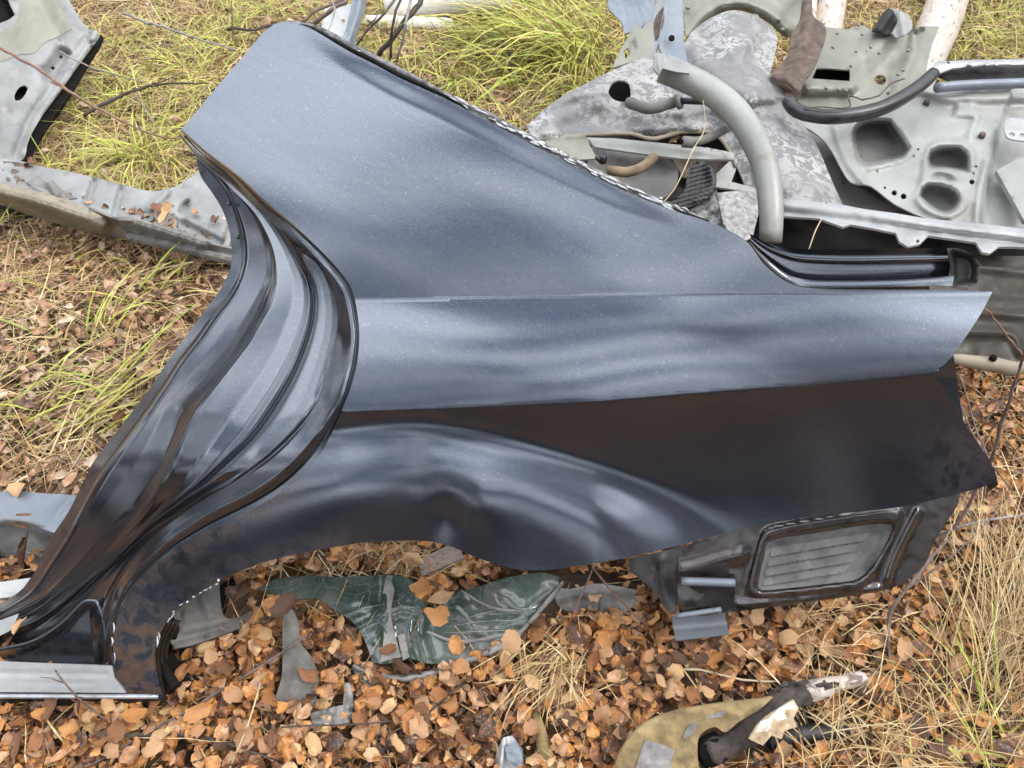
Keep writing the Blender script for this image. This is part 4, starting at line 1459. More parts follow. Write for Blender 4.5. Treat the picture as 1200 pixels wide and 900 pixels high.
# ------------------------------------------------------------------ second wreck, upper left
wl_ = empty("cut_door_frame", on_ground(60, 190), "silver cut off car side with door opening and muddy sill lying in the grass at the upper left", "wrecked car")
PI = plane_z((-40, 185, 0.12), (120, 40, 0.16), (0, 0, 0.34))
SIDE_FEATS = [ridge([(112, 40), (76, 92), (44, 138), (28, 180)], 14, 6), ridge([(106, 40), (70, 92), (38, 136), (20, 178)], -9, 4), area([(46, 86), (70, 54), (84, 62), (60, 98)], -16, 6), ridge([(48, 88), (74, 54)], 8, 4),
       stepf([(62, -30), (76, 10), (100, 40)], -12, 10), ridge([(40, -10), (62, 28), (70, 40)], 6, 8), area([(0, 128), (20, 130), (14, 152), (0, 154)], -3, 4), lumps(4, 30), lumps(1, 9, 2)]
sheet("inner_side_panel", M["dirty_silver"],
      [(-40, -30), (62, -30), (78, -4), (94, 22), (104, 34), (113, 36), (117, 43), (100, 66), (84, 88), (70, 108), (52, 132), (38, 155), (32, 170), (30, 181), (25, 188), (-40, 188)], PI, wl_,
      SIDE_FEATS,
      holes=[[(17, 112), (22, 103), (29, 100), (33, 103), (30, 110), (24, 117), (18, 118)], [(59, 79), (62, 77), (65, 80), (62, 82)], [(69, 66), (72, 64), (74, 67), (71, 69)],
             [(-30, -20), (0, -14), (18, 17), (10, 23), (-14, 32), (-30, 36)]], step=3.6, thick=0.006, unit=0.0021)
sheet("khaki_inner_patch", M["khaki_primer"], [(24, -30), (60, -30), (66, -10), (74, 14), (84, 34), (70, 42), (52, 50), (40, 62), (22, 64), (0, 72), (-20, 66), (-20, 46), (-6, 40), (14, 30), (22, 16)],
      PI, wl_, SIDE_FEATS + [lambda p: 0.9 + 0 * p[:, 0]], step=3.0, thick=0.001, unit=0.0021)
sheet("door_seal", M["deep_black"], [(118, 40), (122, 46), (108, 68), (84, 108), (60, 142), (44, 168), (36, 188), (26, 189), (30, 166), (50, 130), (74, 98), (98, 66)],
      (PI[0] - PI[1] * 0.035, PI[1]), wl_, [], step=4, thick=0.05)
sheet("cavity_backing", M["deep_black"], [(-30, -20), (20, -20), (24, 26), (-10, 40), (-30, 40)], (PI[0] - PI[1] * 0.075, PI[1]), wl_, [], step=9, smooth=False, thick=0.004)
sheet("slot_backing", M["deep_black"], [(10, 96), (80, 56), (80, 90), (30, 124), (10, 124)], (PI[0] - PI[1] * 0.075, PI[1]), wl_, [], step=9, smooth=False, thick=0.004)
PS = plane_z((0, 200, 0.14), (240, 215, 0.12), (140, 255, 0.10))
sheet("sill_top", M["dirty_silver"], [(-40, 184), (0, 186), (26, 189), (42, 194), (70, 199), (112, 208), (146, 217), (177, 224), (204, 219), (222, 208), (236, 198), (252, 218), (264, 240), (272, 270), (268, 290), (246, 284), (210, 270), (163, 258),
                                       (138, 257), (105, 244), (47, 226), (0, 218), (-40, 210)], PS, wl_,
      [ridge([(110, 212), (102, 240)], -7, 3), ridge([(142, 222), (134, 252)], -7, 3), ridge([(196, 226), (176, 244)], 9, 4), area([(212, 240), (222, 234), (220, 252), (210, 256)], -10, 4), area([(206, 254), (230, 246), (268, 262), (262, 282)], 9, 5),
       stepf([(60, 205), (140, 226), (206, 240)], 3, 4), ridge([(40, 220), (110, 246), (160, 256)], 5, 4), lumps(1.5, 14)], step=3.5, thick=0.005)
sheet("sill_mud_patch", M["rust"], [(-40, 187), (20, 190), (40, 196), (26, 208), (34, 218), (10, 217), (-40, 210)], (PS[0] + PS[1] * 0.006, PS[1]), wl_, [lumps(3, 10)], step=4, thick=0.003)
sheet("torn_flap", M["mud_grey"], [(30, 214), (44, 205), (54, 214), (62, 211), (72, 222), (90, 232), (74, 234), (50, 226)], (PS[0] + PS[1] * 0.014, PS[1]), wl_, [ridge([(58, 212), (66, 228)], 8, 5), lumps(3, 9)], step=3, smooth=False, thick=0.003)
PO = plane_z((0, 222, 0.125), (240, 285, 0.085), (40, 252, 0.02))
sheet("sill_outer_face", M["dirty_yellow_grey"], [(-40, 210), (0, 217), (47, 227), (90, 241), (122, 255), (143, 268), (150, 280), (136, 281), (93, 270), (60, 260), (28, 250), (0, 238), (-40, 230)], PO, wl_,
      [ridge([(-40, 220), (0, 227), (60, 243), (120, 264)], 9, 8), lumps(1.5, 10)], step=3.5, thick=0.006)
sheet("sill_dark_lip", M["mud_grey"], [(100, 243), (138, 258), (163, 259), (210, 271), (246, 286), (274, 292), (274, 312), (233, 301), (187, 291), (150, 282), (142, 268), (122, 255)], PO, wl_,
      [ridge([(110, 248), (160, 262), (240, 288)], 6, 4), stepf([(140, 272), (200, 284), (270, 302)], 8, 4), lumps(2, 10)], step=3.5, smooth=False, thick=0.006)
sheet("sill_under_shadow", M["dark_metal"], [(-40, 229), (28, 249), (93, 269), (150, 281), (233, 299), (274, 309), (274, 318), (187, 300), (110, 286), (40, 266), (-40, 242)], (PO[0] - PO[1] * 0.015, PO[1]), wl_, [lumps(2, 12)], step=5, smooth=False, thick=0.006)  # dark strip standing in for the shadow beneath the sill

# ------------------------------------------------------------------ grey plastic panel lying behind the jamb
gp = empty("grey_trim_panel", on_ground(30, 640), "grey dented plastic trim panel on the ground behind the door jamb at the left edge", "car part")
sheet("trim_top", M["blue_silver"], [(-40, 580), (0, 577), (19, 575), (50, 578), (92, 581), (110, 590), (84, 626), (63, 624), (32, 613), (0, 610), (-40, 612)], plane_z((0, 577, 0.07), (90, 581, 0.07), (30, 612, 0.09)), gp,
      [ridge([(66, 604), (80, 586)], 4, 3), lumps(2, 16)], step=4, thick=0.005)
sheet("trim_side", M["dusty_grey"], [(-40, 611), (0, 609), (32, 612), (63, 623), (80, 628), (66, 652), (48, 664), (0, 652), (-40, 652)], plane_z((0, 609, 0.088), (63, 623, 0.088), (30, 656, 0.0)), gp,
      [lumps(3, 16), stepf([(-40, 618), (20, 618), (70, 636)], -4, 4)], step=4, thick=0.005)
sheet("trim_foot", M["bright_silver"], [(-40, 684), (0, 682), (36, 677), (24, 694), (12, 700), (-40, 704)], plane_z((0, 682, 0.03), (34, 677, 0.03), (0, 702, 0.02)), gp, [], step=5, smooth=False, thick=0.01)

# ------------------------------------------------------------------ blue-silver strut with perforated plate behind the sail panel
bs = empty("body_strut", on_ground(405, 60), "blue silver folded sheet metal strut rising behind the top edge of the navy panel", "car part")
PB = plane_z((400, 60, 0.1), (440, 20, 0.12), (405, -10, 0.2))
sheet("strut_rail", M["blue_silver"], [(416, -20), (432, -20), (428, 10), (419, 40), (412, 64), (398, 54), (408, 24)], PB, bs, [ridge([(424, -20), (420, 14), (406, 54)], 7, 4), ridge([(416, -10), (404, 44)], -4, 3)], step=3, thick=0.005)
sheet("strut_plate", M["bright_silver"], [(380, 10), (412, 4), (408, 26), (400, 52), (388, 48), (376, 36)], (PB[0] - PB[1] * 0.02, PB[1]), bs, [lumps(2, 9)],
      holes=[[(400, 24), (403, 22), (405, 25), (402, 27)]], step=4, smooth=False, thick=0.004)
# ------------------------------------------------------------------ litter of small things in front


def lay(h0, pts3):
    """plane through three photo pixels at given heights over the ground sheet"""
    A, B, C = (on_ground(x, y, h) for x, y, h in pts3)
    n = np.cross(B - A, C - A)
    n /= np.linalg.norm(n)
    if n[2] < 0:
        n = -n
    return (A + n * h0, n)


GL_LINES = [[(533, 728), (580, 716), (640, 712)], [(520, 735), (570, 728), (632, 727)], [(515, 742), (560, 740), (622, 738)], [(512, 750), (550, 752), (606, 746)], [(545, 690), (560, 712), (572, 716)],
            [(562, 690), (600, 700), (620, 708)], [(395, 724), (430, 712), (450, 708)], [(402, 730), (440, 716), (452, 713)], [(425, 752), (450, 738), (478, 725)], [(590, 700), (630, 690), (646, 682)]]
gl = empty("broken_windscreen", on_ground(500, 730), "crumpled sheet of shattered dark green laminated glass on the leaves below the wheel arch", "broken glass")
PG = lay(0.0, [(330, 690, 0.05), (650, 690, 0.05), (480, 775, 0.03)])
folds = [ridge([(452, 676), (450, 720), (458, 775)], 7, 7), ridge([(500, 690), (492, 740), (500, 770)], -7, 8), ridge([(420, 740), (470, 716), (490, 720)], 4, 4), ridge([(560, 740), (640, 712)], 3, 3),
         ridge([(535, 716), (560, 740), (600, 752)], 4, 5), ridge([(590, 700), (612, 712), (645, 690)], 5, 6), lumps(4, 40, 2), lumps(1.0, 13, 8)] + [ridge(q, 1.1, 2.0, 0.2) for q in GL_LINES]
sheet("glass_sheet", M["green_glass"], [(300, 690), (320, 680), (350, 675), (400, 676), (452, 674), (480, 679), (494, 700), (506, 722), (520, 708), (536, 695), (560, 688), (590, 678), (632, 671), (656, 676), (650, 700), (630, 720), (606, 742), (575, 760),
                                        (545, 775), (505, 778), (480, 772), (452, 778), (436, 776), (428, 752), (414, 730), (394, 716), (372, 702), (340, 702)], PG, gl, folds, step=3.5, thick=0.006)
mb = MB()
for pts, r in (([(414, 780), (440, 790), (480, 795), (530, 780), (575, 764), (606, 744), (634, 714), (660, 682)], 0.006), ([(540, 692), (575, 712), (612, 716)], 0.003), ([(500, 740), (540, 752), (600, 742)], 0.004)):
    mb.tube(spline3([on_plane(PG, q, 0.008)[0] for q in pts], 0.012), [r * 0.7, r, r * 1.1, r * 0.6], 6, wob=0.35)
tag(mb.build("glass_edge_fold", M["grey_plastic_film"], gl), kind="stuff")
mb = MB()
for i in range(0):
    cx, cy = random.uniform(400, 640), random.uniform(685, 770)
    q = np.array([(cx, cy)])
    if not inside([(400, 680), (494, 680), (500, 760), (430, 770), (400, 720)], q)[0] and not inside([(520, 712), (650, 680), (600, 742), (540, 770)], q)[0]:
        continue
    L, an = random.uniform(8, 30), random.gauss(-0.25, 0.35)
    pts = [(cx + L * (t - .5) * math.cos(an), cy + L * (t - .5) * math.sin(an) + random.uniform(-1.5, 1.5)) for t in (0, .33, .66, 1)]
    wv = sum(f(np.array(pts)) for f in folds) * 0.00165 + 0.001
    P = CAM + rays(pts) * ((((PG[0] - CAM) @ PG[1] + wv) / (rays(pts) @ PG[1]))[:, None])
    mb.tube(P, [0.0003, 0.0008, 0.0003], 4)
for q in GL_LINES[:3] + GL_LINES[6:7]:
    q = catmull(q, False, 6)
    wv = (sum(f(q) for f in folds)) * 0.00165 + 0.0005
    mb.tube(CAM + rays(q) * ((((PG[0] - CAM) @ PG[1] + wv) / (rays(q) @ PG[1]))[:, None]), [0.0002, 0.0008, 0.0009, 0.0002], 4)
tag(mb.build("glass_cracks", M["pale_film"], gl), kind="stuff")
for poly, m_, nm in (([(452, 676), (462, 690), (458, 720), (470, 770), (446, 776), (450, 740), (447, 710)], "grey_plastic_film", "dirty_film"),
                     ([(466, 745), (474, 742), (480, 770), (472, 774)], "grey_plastic_film", "clear_film")):
    sheet(nm, M[m_], poly, (PG[0] + PG[1] * 0.012, PG[1]), gl, [lumps(4, 14)], step=3, thick=0.002)

fs = sheet("plastic_sheet", M["grey_plastic_film"], [(650, 688), (668, 690), (700, 684), (740, 690), (756, 694), (740, 712), (722, 726), (690, 716), (664, 716), (652, 706)], lay(0.0, [(650, 690, 0.03), (750, 695, 0.03), (700, 720, 0.015)]), None,
           [ridge([(650, 700), (700, 692), (750, 694)], 8, 8), lumps(6, 20)], step=3.5, thick=0.002)
tag(fs, "crumpled grey plastic sheet between the green glass and the black bracket", "plastic sheet")
felt = sheet("felt_sheet", M["felt"], [(331, 716), (343, 714), (350, 730), (352, 752), (366, 772), (374, 800), (368, 824), (356, 832), (340, 826), (322, 820), (330, 792), (331, 760)], lay(0.0, [(340, 720, 0.06), (325, 820, 0.035), (372, 800, 0.035)]), None,
             [lumps(6, 26), ridge([(338, 716), (346, 760), (356, 800)], 5, 10), ridge([(345, 822), (360, 806)], -4, 2)], step=3.5, thick=0.006)
tag(felt, "dark grey torn felt sheet standing out of the leaves left of the green glass", "felt")
film = sheet("crumpled_film", M["grey_plastic_film"], [(364, 836), (384, 830), (402, 826), (404, 800), (412, 800), (414, 826), (410, 846), (392, 850), (366, 856)], lay(0.0, [(370, 840, 0.03), (410, 840, 0.04), (408, 804, 0.03)]), None,
             [lumps(14, 9), ridge([(408, 802), (406, 846)], 6, 4)], step=3, thick=0.002)
tag(film, "small crumpled piece of pale clear film on the orange leaves under the felt sheet", "plastic film")
film2 = sheet("crumpled_film", M["grey_plastic_film"], [(412, 780), (430, 778), (446, 790), (480, 790), (520, 782), (500, 794), (450, 800), (440, 806), (420, 796)], lay(0.0, [(412, 785, 0.03), (520, 785, 0.03), (450, 800, 0.02)]), None,
              [lumps(8, 14)], step=3, thick=0.002)
tag(film2, "strip of wrinkled grey film along the lower edge of the green glass", "plastic film")
frag = empty("plastic_fragment", on_ground(594, 880), "broken grey plastic clip half buried in leaves at the bottom edge", "plastic piece")
PF = lay(0.0, [(575, 890, 0.02), (615, 890, 0.03), (594, 862, 0.04)])
sheet("fragment_shell", M["grey_primer"], [(578, 905), (582, 880), (590, 864), (600, 862), (612, 878), (614, 905)], PF, frag, [ridge([(590, 866), (586, 905)], 7, 4), lumps(3, 9)], step=2.5, smooth=False, thick=0.004)
sheet("fragment_clip", M["blue_silver"], [(592, 876), (604, 868), (612, 882), (612, 898), (594, 890)], (PF[0] + PF[1] * 0.012, PF[1]), frag, [lumps(2, 7)], step=2.5, smooth=False, thick=0.004)
mb = MB()
mb.tube(spline3([on_ground(626, 836, 0.02), on_ground(634, 862, 0.025), on_ground(642, 890, 0.02), on_ground(652, 930, 0.01)], 0.015), [0.009, 0.013, 0.012, 0.01], 9, wob=0.15)
tag(mb.build("mossy_stick", M["moss_stick"]), "short mossy yellow brown stick beside the straw tuft at the bottom", "stick")

# foam backed carpet
cp = empty("carpet_scrap", on_ground(800, 870), "ochre foam backed carpet scrap with grey square patch at the bottom edge", "carpet")
PC = lay(0.0, [(740, 890, 0.05), (880, 835, 0.09), (880, 900, 0.03)])
cfeat = [ridge([(730, 880), (780, 838), (890, 825)], 12, 22), ridge([(815, 880), (850, 858), (880, 846)], 6, 8), lumps(9, 28), lumps(3.0, 8, 4)]
sheet("foam_backing", M["foam"], [(716, 910), (728, 880), (746, 856), (768, 842), (800, 832), (850, 824), (888, 820), (906, 817), (892, 830), (866, 846), (850, 858), (838, 852), (824, 858), (818, 868), (818, 890), (822, 910)], PC, cp, cfeat, step=3.2, thick=0.007)
sheet("grey_patch", M["carpet_grey"], [(744, 905), (750, 884), (756, 867), (774, 872), (791, 880), (786, 892), (790, 908)], (PC[0] + PC[1] * 0.003, PC[1]), cp, cfeat, step=3.5, thick=0.003)
sheet("bare_patch", M["carpet_grey"], [(800, 866), (806, 852), (818, 846), (812, 860)], (PC[0] + PC[1] * 0.003, PC[1]), cp, cfeat, step=3, thick=0.003)
sheet("bare_patch", M["carpet_grey"], [(826, 842), (840, 836), (852, 834), (846, 840)], (PC[0] + PC[1] * 0.003, PC[1]), cp, cfeat, step=3, thick=0.003)

# rotten birch stick and black pipe
bst = empty("rotten_birch_stick", on_ground(900, 850), "rotten birch stick with peeling white bark lying on the ochre carpet scrap", "stick")
pts = [on_ground(830, 885, 0.05), on_ground(860, 868, 0.06), on_ground(900, 838, 0.085), on_ground(930, 818, 0.075), on_ground(965, 806, 0.06), on_ground(1014, 794, 0.045)]
c = spline3(pts, 0.012)
mb = MB()
mb.tube(c[:int(len(c) * .66)], [0.017, 0.020, 0.021, 0.022, 0.018], 16, wob=0.32)
mb.build("dark_stem", M["dark_bark"], bst)
mb = MB()
mb.tube(c[int(len(c) * .60):], [0.015, 0.0165, 0.014, 0.013, 0.008], 14, wob=0.3)
mb.build("broken_tip", M["birch_bark"], bst)
PK = lay(0.0, [(888, 862, 0.115), (930, 832, 0.12), (915, 868, 0.10)])
sheet("peeling_bark", M["rotten_wood"], [(878, 866), (888, 850), (898, 840), (914, 830), (930, 820), (936, 830), (930, 842), (934, 852), (920, 856), (916, 866), (904, 862), (894, 874)], PK, bst, [ridge([(888, 858), (928, 832)], 6, 10), lumps(4, 8)], step=2.4, smooth=False, thick=0.004)
sheet("peeling_bark", M["wood_grey_white"], [(886, 858), (892, 846), (902, 842), (914, 830), (928, 822), (932, 828), (920, 836), (922, 842), (908, 846), (900, 856)], (PK[0] + PK[1] * 0.009, PK[1]), bst, [lumps(2, 6)], step=2.4, smooth=False, thick=0.003)
mb = MB()
for i in range(12):
    p = c[random.randrange(int(len(c) * .3), int(len(c) * .6))] + rng.normal(0, 0.012, 3)
    mb.tube([p, p + rng.normal(0, 0.014, 3) + [0, -0.018, -0.02]], [0.002, 0.0007], 4)
for i in range(46):
    u = random.uniform(0.30, 0.78)
    p = c[int(u * (len(c) - 1))] + np.array([random.gauss(0, 0.013), random.gauss(0, 0.010), random.uniform(0.004, 0.02)])
    t = (c[min(int(u * (len(c) - 1)) + 2, len(c) - 1)] - c[int(u * (len(c) - 1))])
    t = t / np.linalg.norm(t) * random.uniform(0.006, 0.018)
    w_ = np.cross(t, [0, 0, 1]) * random.uniform(0.2, 0.6)
    mb.box(p, t, w_ + rng.normal(0, 0.001, 3), [0, 0, 0.0012])
tag(mb.build("bark_splinters", M["dark_bark"], bst), kind="stuff")
mb = MB()
mb.tube(spline3([on_ground(900, 868, 0.03), on_ground(940, 860, 0.03), on_ground(992, 858, 0.02)], 0.02), [0.015, 0.017, 0.014], 12)
tag(mb.build("black_pipe", M["black_plastic"]), "black plastic pipe showing under the rotten birch stick", "pipe")
mb = MB()
mb.tube([on_ground(820, 888, 0.035), on_ground(832, 880, 0.04), on_ground(846, 872, 0.045)], [0.022, 0.026, 0.024], 12)
tag(mb.build("black_pipe", M["deep_black"]), "end of a black pipe in the torn hole of the ochre carpet scrap", "pipe")
mb = MB()
mb.tube(spline3([on_ground(1178, 690, 0.05), on_ground(1200, 700, 0.05), on_ground(1235, 714, 0.05)], 0.02), 0.012, 12)
mb.tube(spline3([on_ground(1180, 686, 0.063), on_ground(1236, 709, 0.063)], 0.02), 0.003, 6)
tag(mb.build("grey_tube_end", M["grey_plastic_film"]), "pale grey ribbed tube end poking in at the right edge", "tube")
mb = MB()
a_, b_ = on_ground(492, 668, 0.03), on_ground(540, 646, 0.05)
d = (b_ - a_) / 2
s = np.cross(d, [0, 0, 1])
s = s / np.linalg.norm(s) * 0.02
mb.box((a_ + b_) / 2, d, s, (0, 0, 0.008))
tag(mb.build("weathered_board", M["weathered_wood"], None, False), "short grey weathered board on dry grass under the wheel arch", "board")

# logs at the top
mb = MB()
a_, b_ = on_ground(1062, 112, 0.07), on_ground(1122, -40, 0.1)
mb.tube(spline3([a_, (a_ + b_) / 2 + [0.02, 0, 0], b_], 0.08), [0.075, 0.082, 0.09], 18, wob=0.03)
tag(mb.build("birch_log", M["birch_bark"]), "pale birch log lying behind the khaki bulkhead of the silver wreck", "log")
mb = MB()
a_, b_ = on_ground(965, 60, 0.05), on_ground(985, -50, 0.08)
mb.tube(spline3([a_, (a_ + b_) / 2, b_], 0.08), [0.055, 0.06, 0.065], 18, wob=0.03)
tag(mb.build("birch_log", M["birch_bark"]), "orange brown birch log upright in the picture behind the rusty member", "log")
mb = MB()
a_, b_ = on_ground(948, 30, 0.05), on_ground(953, -50, 0.08)
mb.tube(spline3([a_, (a_ + b_) / 2, b_], 0.08), 0.03, 14, wob=0.03)
tag(mb.build("birch_log", M["birch_bark"]), "thin white birch log beside the orange brown one behind the rusty member", "log")
mb = MB()
a_, b_ = on_ground(452, 12, 0.05), on_ground(600, -4, 0.07)
mb.tube(spline3([a_, (a_ + b_) / 2 + [0, 0.02, 0.01], b_], 0.08), [0.075, 0.08, 0.075], 18, wob=0.04)
wlog = empty("white_log", a_, "whitish peeled log lying across the top of the picture behind the long grass", "log")
mb.build("log_stem", M["wood_grey_white"], wlog)
mb = MB()
mb.disc(on_ground(562, 14, 0.10), (0.1, -0.8, 0.6), 0.018, 0.02, 10)
mb.build("log_knot", M["dark_bark"], wlog)
mb = MB()
mb.tube(spline3([on_ground(430, 26, 0.03), on_ground(480, 28, 0.04), on_ground(530, 30, 0.03)], 0.06), [0.03, 0.035, 0.03], 10, wob=0.1)
mb.build("bark_slab", M["wood_grey_white"], wlog)

# ------------------------------------------------------------------ branches and twigs (each one a thing)


def twig(mat, main, r, label, sides=(), group=None, name="twig"):
    mb = MB()
    P = spline3([on_ground(*q) if len(q) == 3 else at_depth(*q[:3]) for q in main], 0.03)
    r = [q * 0.72 for q in r]
    P = P + rng.normal(0, r[0] * 0.4, P.shape)
    mb.tube(P, r, 6, wob=0.15)
    for s in sides:
        Q = spline3([on_ground(*q) for q in s], 0.03)
        Q = Q + rng.normal(0, r[-1] * 0.4, Q.shape)
        mb.tube(Q, [r[-1] * 1.1, r[-1] * 0.5], 5, wob=0.12)
    o = mb.build(name, M[mat])
    tag(o, label, "twig" if name == "twig" else "branch", group)
    return o


twig("red_twig_bark", [(-10, 50, 0.42), (40, 78, 0.40), (90, 112, 0.36), (150, 145, 0.28), (180, 158, 0.24), (222, 162, 0.22)], [0.0075, 0.006, 0.003], "long reddish bare twig crossing in front of the silver door frame",
     [[(60, 96, 0.38), (100, 118, 0.36), (130, 140, 0.3)]])
twig("dark_bark", [(96, 135, 0.08), (130, 118, 0.1), (175, 100, 0.1), (245, 98, 0.12)], [0.009, 0.008, 0.003], "dark forked branch lying on the grass right of the door frame", [[(175, 100, 0.1), (200, 92, 0.13), (216, 84, 0.14)]])
twig("grey_twig_bark", [(146, 16, 0.1), (170, 25, 0.12), (215, 40, 0.14), (280, 60, 0.12)], [0.009, 0.007, 0.003], "pale grey twig lying across the grass at the top left", [[(180, 28, 0.12), (176, 12, 0.16), (172, -4, 0.18)]])
twig("grey_twig_bark", [(70, 60, 0.35), (105, 78, 0.3), (150, 92, 0.2), (180, 100, 0.15)], [0.004, 0.004, 0.002], "thin grey twig resting on the lower corner of the silver door frame")
twig("grey_twig_bark", [(155, 105, 0.06), (172, 130, 0.05), (182, 146, 0.05)], [0.004, 0.003], "short pale twig below the dark forked branch")
twig("dark_bark", [(268, 34, 0.08), (300, 35, 0.1), (330, 28, 0.1)], [0.01, 0.009, 0.006], "dark stick just left of the top corner of the navy panel")
twig("grey_twig_bark", [(270, -6, 0.3), (272, 22, 0.22), (273, 45, 0.1)], [0.004, 0.003], "upright thin pale stem at the top left of the navy panel")
bg = "bare branches of the brush heap behind the navy panel"
for i, (m_, pts, r) in enumerate([
        ("twig_bark", [(352, 28, 0.3), (368, 14, 0.32), (392, 4, 0.34), (420, -10, 0.36)], [0.008, 0.007]),
        ("twig_bark", [(360, 30, 0.28), (386, 14, 0.34), (402, 2, 0.36), (412, -12, 0.38)], [0.012, 0.011]),
        ("dark_bark", [(444, 64, 0.12), (462, 42, 0.2), (478, 22, 0.25), (500, -12, 0.3)], [0.012, 0.017]),
        ("twig_bark", [(418, 52, 0.15), (436, 30, 0.24), (456, 10, 0.3), (470, -12, 0.34)], [0.006, 0.008]),
        ("dark_bark", [(458, 68, 0.12), (458, 46, 0.2), (462, 20, 0.28), (474, -14, 0.34)], [0.007, 0.008]),
        ("grey_twig_bark", [(464, 72, 0.1), (472, 50, 0.18), (476, 24, 0.26), (484, -14, 0.32)], [0.007, 0.008]),
        ("twig_bark", [(430, 24, 0.2), (450, 36, 0.18), (470, 46, 0.14)], [0.006, 0.003]),
        ("grey_twig_bark", [(380, -10, 0.42), (392, 10, 0.4), (384, 38, 0.36)], [0.005, 0.003]),
        ("twig_bark", [(440, -10, 0.3), (446, 12, 0.28), (430, 30, 0.22)], [0.005, 0.003])]):
    twig(m_, pts, r, ["left low brown branch of the brush heap touching the panel's top edge", "thick brown branch of the brush heap over the blue strut", "thickest dark branch of the brush heap slanting up right",
                      "brown branch of the brush heap just right of the blue strut", "dark upright branch in the middle of the brush heap", "pale upright branch at the right of the brush heap",
                      "short brown branch crossing the upright ones in the brush heap", "thin pale branch in front of the blue strut plate", "thin brown branch at the top of the brush heap"][i], group=bg, name="branch")
twig("dark_bark", [(590, 50, 0.06), (597, 66, 0.06), (598, 84, 0.05)], [0.012, 0.009], "dark forked stub of wood on the long green grass", [[(598, 72, 0.06), (612, 70, 0.07), (624, 72, 0.05)]])
twig("twig_bark", [(1046, 800, 0.02), (1042, 760, 0.05), (1044, 720, 0.07), (1062, 690, 0.09), (1090, 655, 0.10), (1115, 628, 0.08)], [0.003, 0.0055, 0.0055, 0.003], "dark bare twig standing right of the louvred vent",
     [[(1062, 690, 0.09), (1100, 664, 0.1), (1140, 630, 0.12), (1170, 596, 0.14)]])
twig("twig_bark", [(1096, 640, 0.05), (1130, 600, 0.12), (1160, 540, 0.25), (1182, 470, 0.4), (1206, 400, 0.55)], [0.005, 0.005, 0.003], "long reddish brown sapling twig rising at the right edge behind the tail",
     [[(1160, 540, 0.25), (1140, 490, 0.25), (1124, 436, 0.26)], [(1150, 500, 0.25), (1175, 468, 0.3), (1196, 446, 0.34)], [(1124, 470, 0.2), (1146, 520, 0.2), (1190, 580, 0.1)]])
tw = MB()
P = spline3([at_depth(x, y, d) for x, y, d in ((1112, 292, 1.38), (1122, 318, 1.36), (1142, 350, 1.35), (1165, 374, 1.4), (1185, 402, 1.46), (1200, 420, 1.5), (1214, 470, 1.6))], 0.02)
tw.tube(P + rng.normal(0, 0.0012, P.shape), [0.0012, 0.002, 0.0028], 5, wob=0.2)
tag(tw.build("twig", M["red_twig_bark"]), "thin reddish twig hanging across the pointed tail tip of the navy panel", "twig")
twig("twig_bark", [(100, 900, 0.03), (190, 850, 0.035), (290, 790, 0.05), (360, 745, 0.07)], [0.003, 0.004, 0.0025], "long straight twig from the bottom left up to the wheel arch")
twig("dark_bark", [(120, 862, 0.04), (200, 860, 0.04), (270, 872, 0.04), (350, 904, 0.03)], [0.0035, 0.0045, 0.003], "dark curved twig on the leaves at the bottom left")
twig("twig_bark", [(64, 786, 0.13), (80, 806, 0.12), (104, 828, 0.06), (130, 850, 0.035)], [0.002, 0.0028, 0.0015], "small dark twig leaning on the silver sill", [[(74, 800, 0.12), (58, 794, 0.125), (46, 794, 0.12)]])
twig("dark_bark", [(420, 904, 0.03), (470, 860, 0.035), (536, 806, 0.04), (550, 796, 0.04)], [0.0035, 0.004, 0.002], "straight dark twig below the green glass")
twig("dark_bark", [(690, 842, 0.03), (720, 828, 0.035), (752, 812, 0.04), (770, 790, 0.04)], [0.005, 0.005, 0.002], "dark twig on the leaves above the ochre carpet scrap")
twig("red_twig_bark", [(668, 728, 0.06), (680, 700, 0.075), (694, 668, 0.09)], [0.002, 0.0025], "left reddish stalk leaning against the lower edge of the skin")
twig("red_twig_bark", [(694, 664, 0.09), (714, 690, 0.075), (742, 720, 0.06), (760, 734, 0.05)], [0.003, 0.003, 0.002], "right reddish stalk leaning against the lower edge of the skin")
twig("straw_stem", [(760, 782, 0.03), (820, 786, 0.035), (870, 796, 0.04), (940, 800, 0.04)], [0.0035, 0.0035, 0.002], "pale flattened straw stem above the ochre carpet scrap")
twig("straw_stem", [(268, 904, 0.04), (290, 850, 0.06), (306, 800, 0.07)], [0.003, 0.002], "pale upright straw stem left of the felt sheet")
twig("dark_bark", [(330, 852, 0.05), (430, 848, 0.05), (470, 842, 0.04)], [0.0022, 0.002], "thin dark twig lying over the crumpled clear film")
twig("grey_twig_bark", [(1096, 628, 0.05), (1140, 614, 0.1), (1212, 602, 0.12)], [0.004, 0.003], "grey twig lying flat at the right edge beside the tail")
twig("dark_bark", [(1052, 806, 0.02), (1066, 840, 0.03), (1080, 905, 0.02)], [0.003, 0.0025], "dark thin twig in the dry grass at the lower right")
tw = MB()
P = spline3([at_depth(259, 656, 1.43), at_depth(290, 652, 1.42), at_depth(330, 653, 1.42), at_depth(344, 653, 1.42)], 0.01)
tw.tube(P, [0.0008, 0.0013, 0.0008], 5)
tag(tw.build("straw", M["straw_stem"]), "short pale straw stuck to the dark paint above the wheel arch", "straw")
tw = MB()
P = spline3([at_depth(766, 247, 1.66), at_depth(790, 222, 1.7), at_depth(812, 176, 1.78), at_depth(826, 150, 1.82), at_depth(824, 118, 1.86)], 0.02)
tw.tube(P, [0.0009, 0.0014, 0.0009], 5)
tag(tw.build("straw", M["straw_stem"]), "thin pale stalk rising in front of the mottled tunnel", "straw")
tw = MB()
P = spline3([at_depth(948, 292, 1.56), at_depth(955, 272, 1.58), at_depth(963, 256, 1.6)], 0.01)
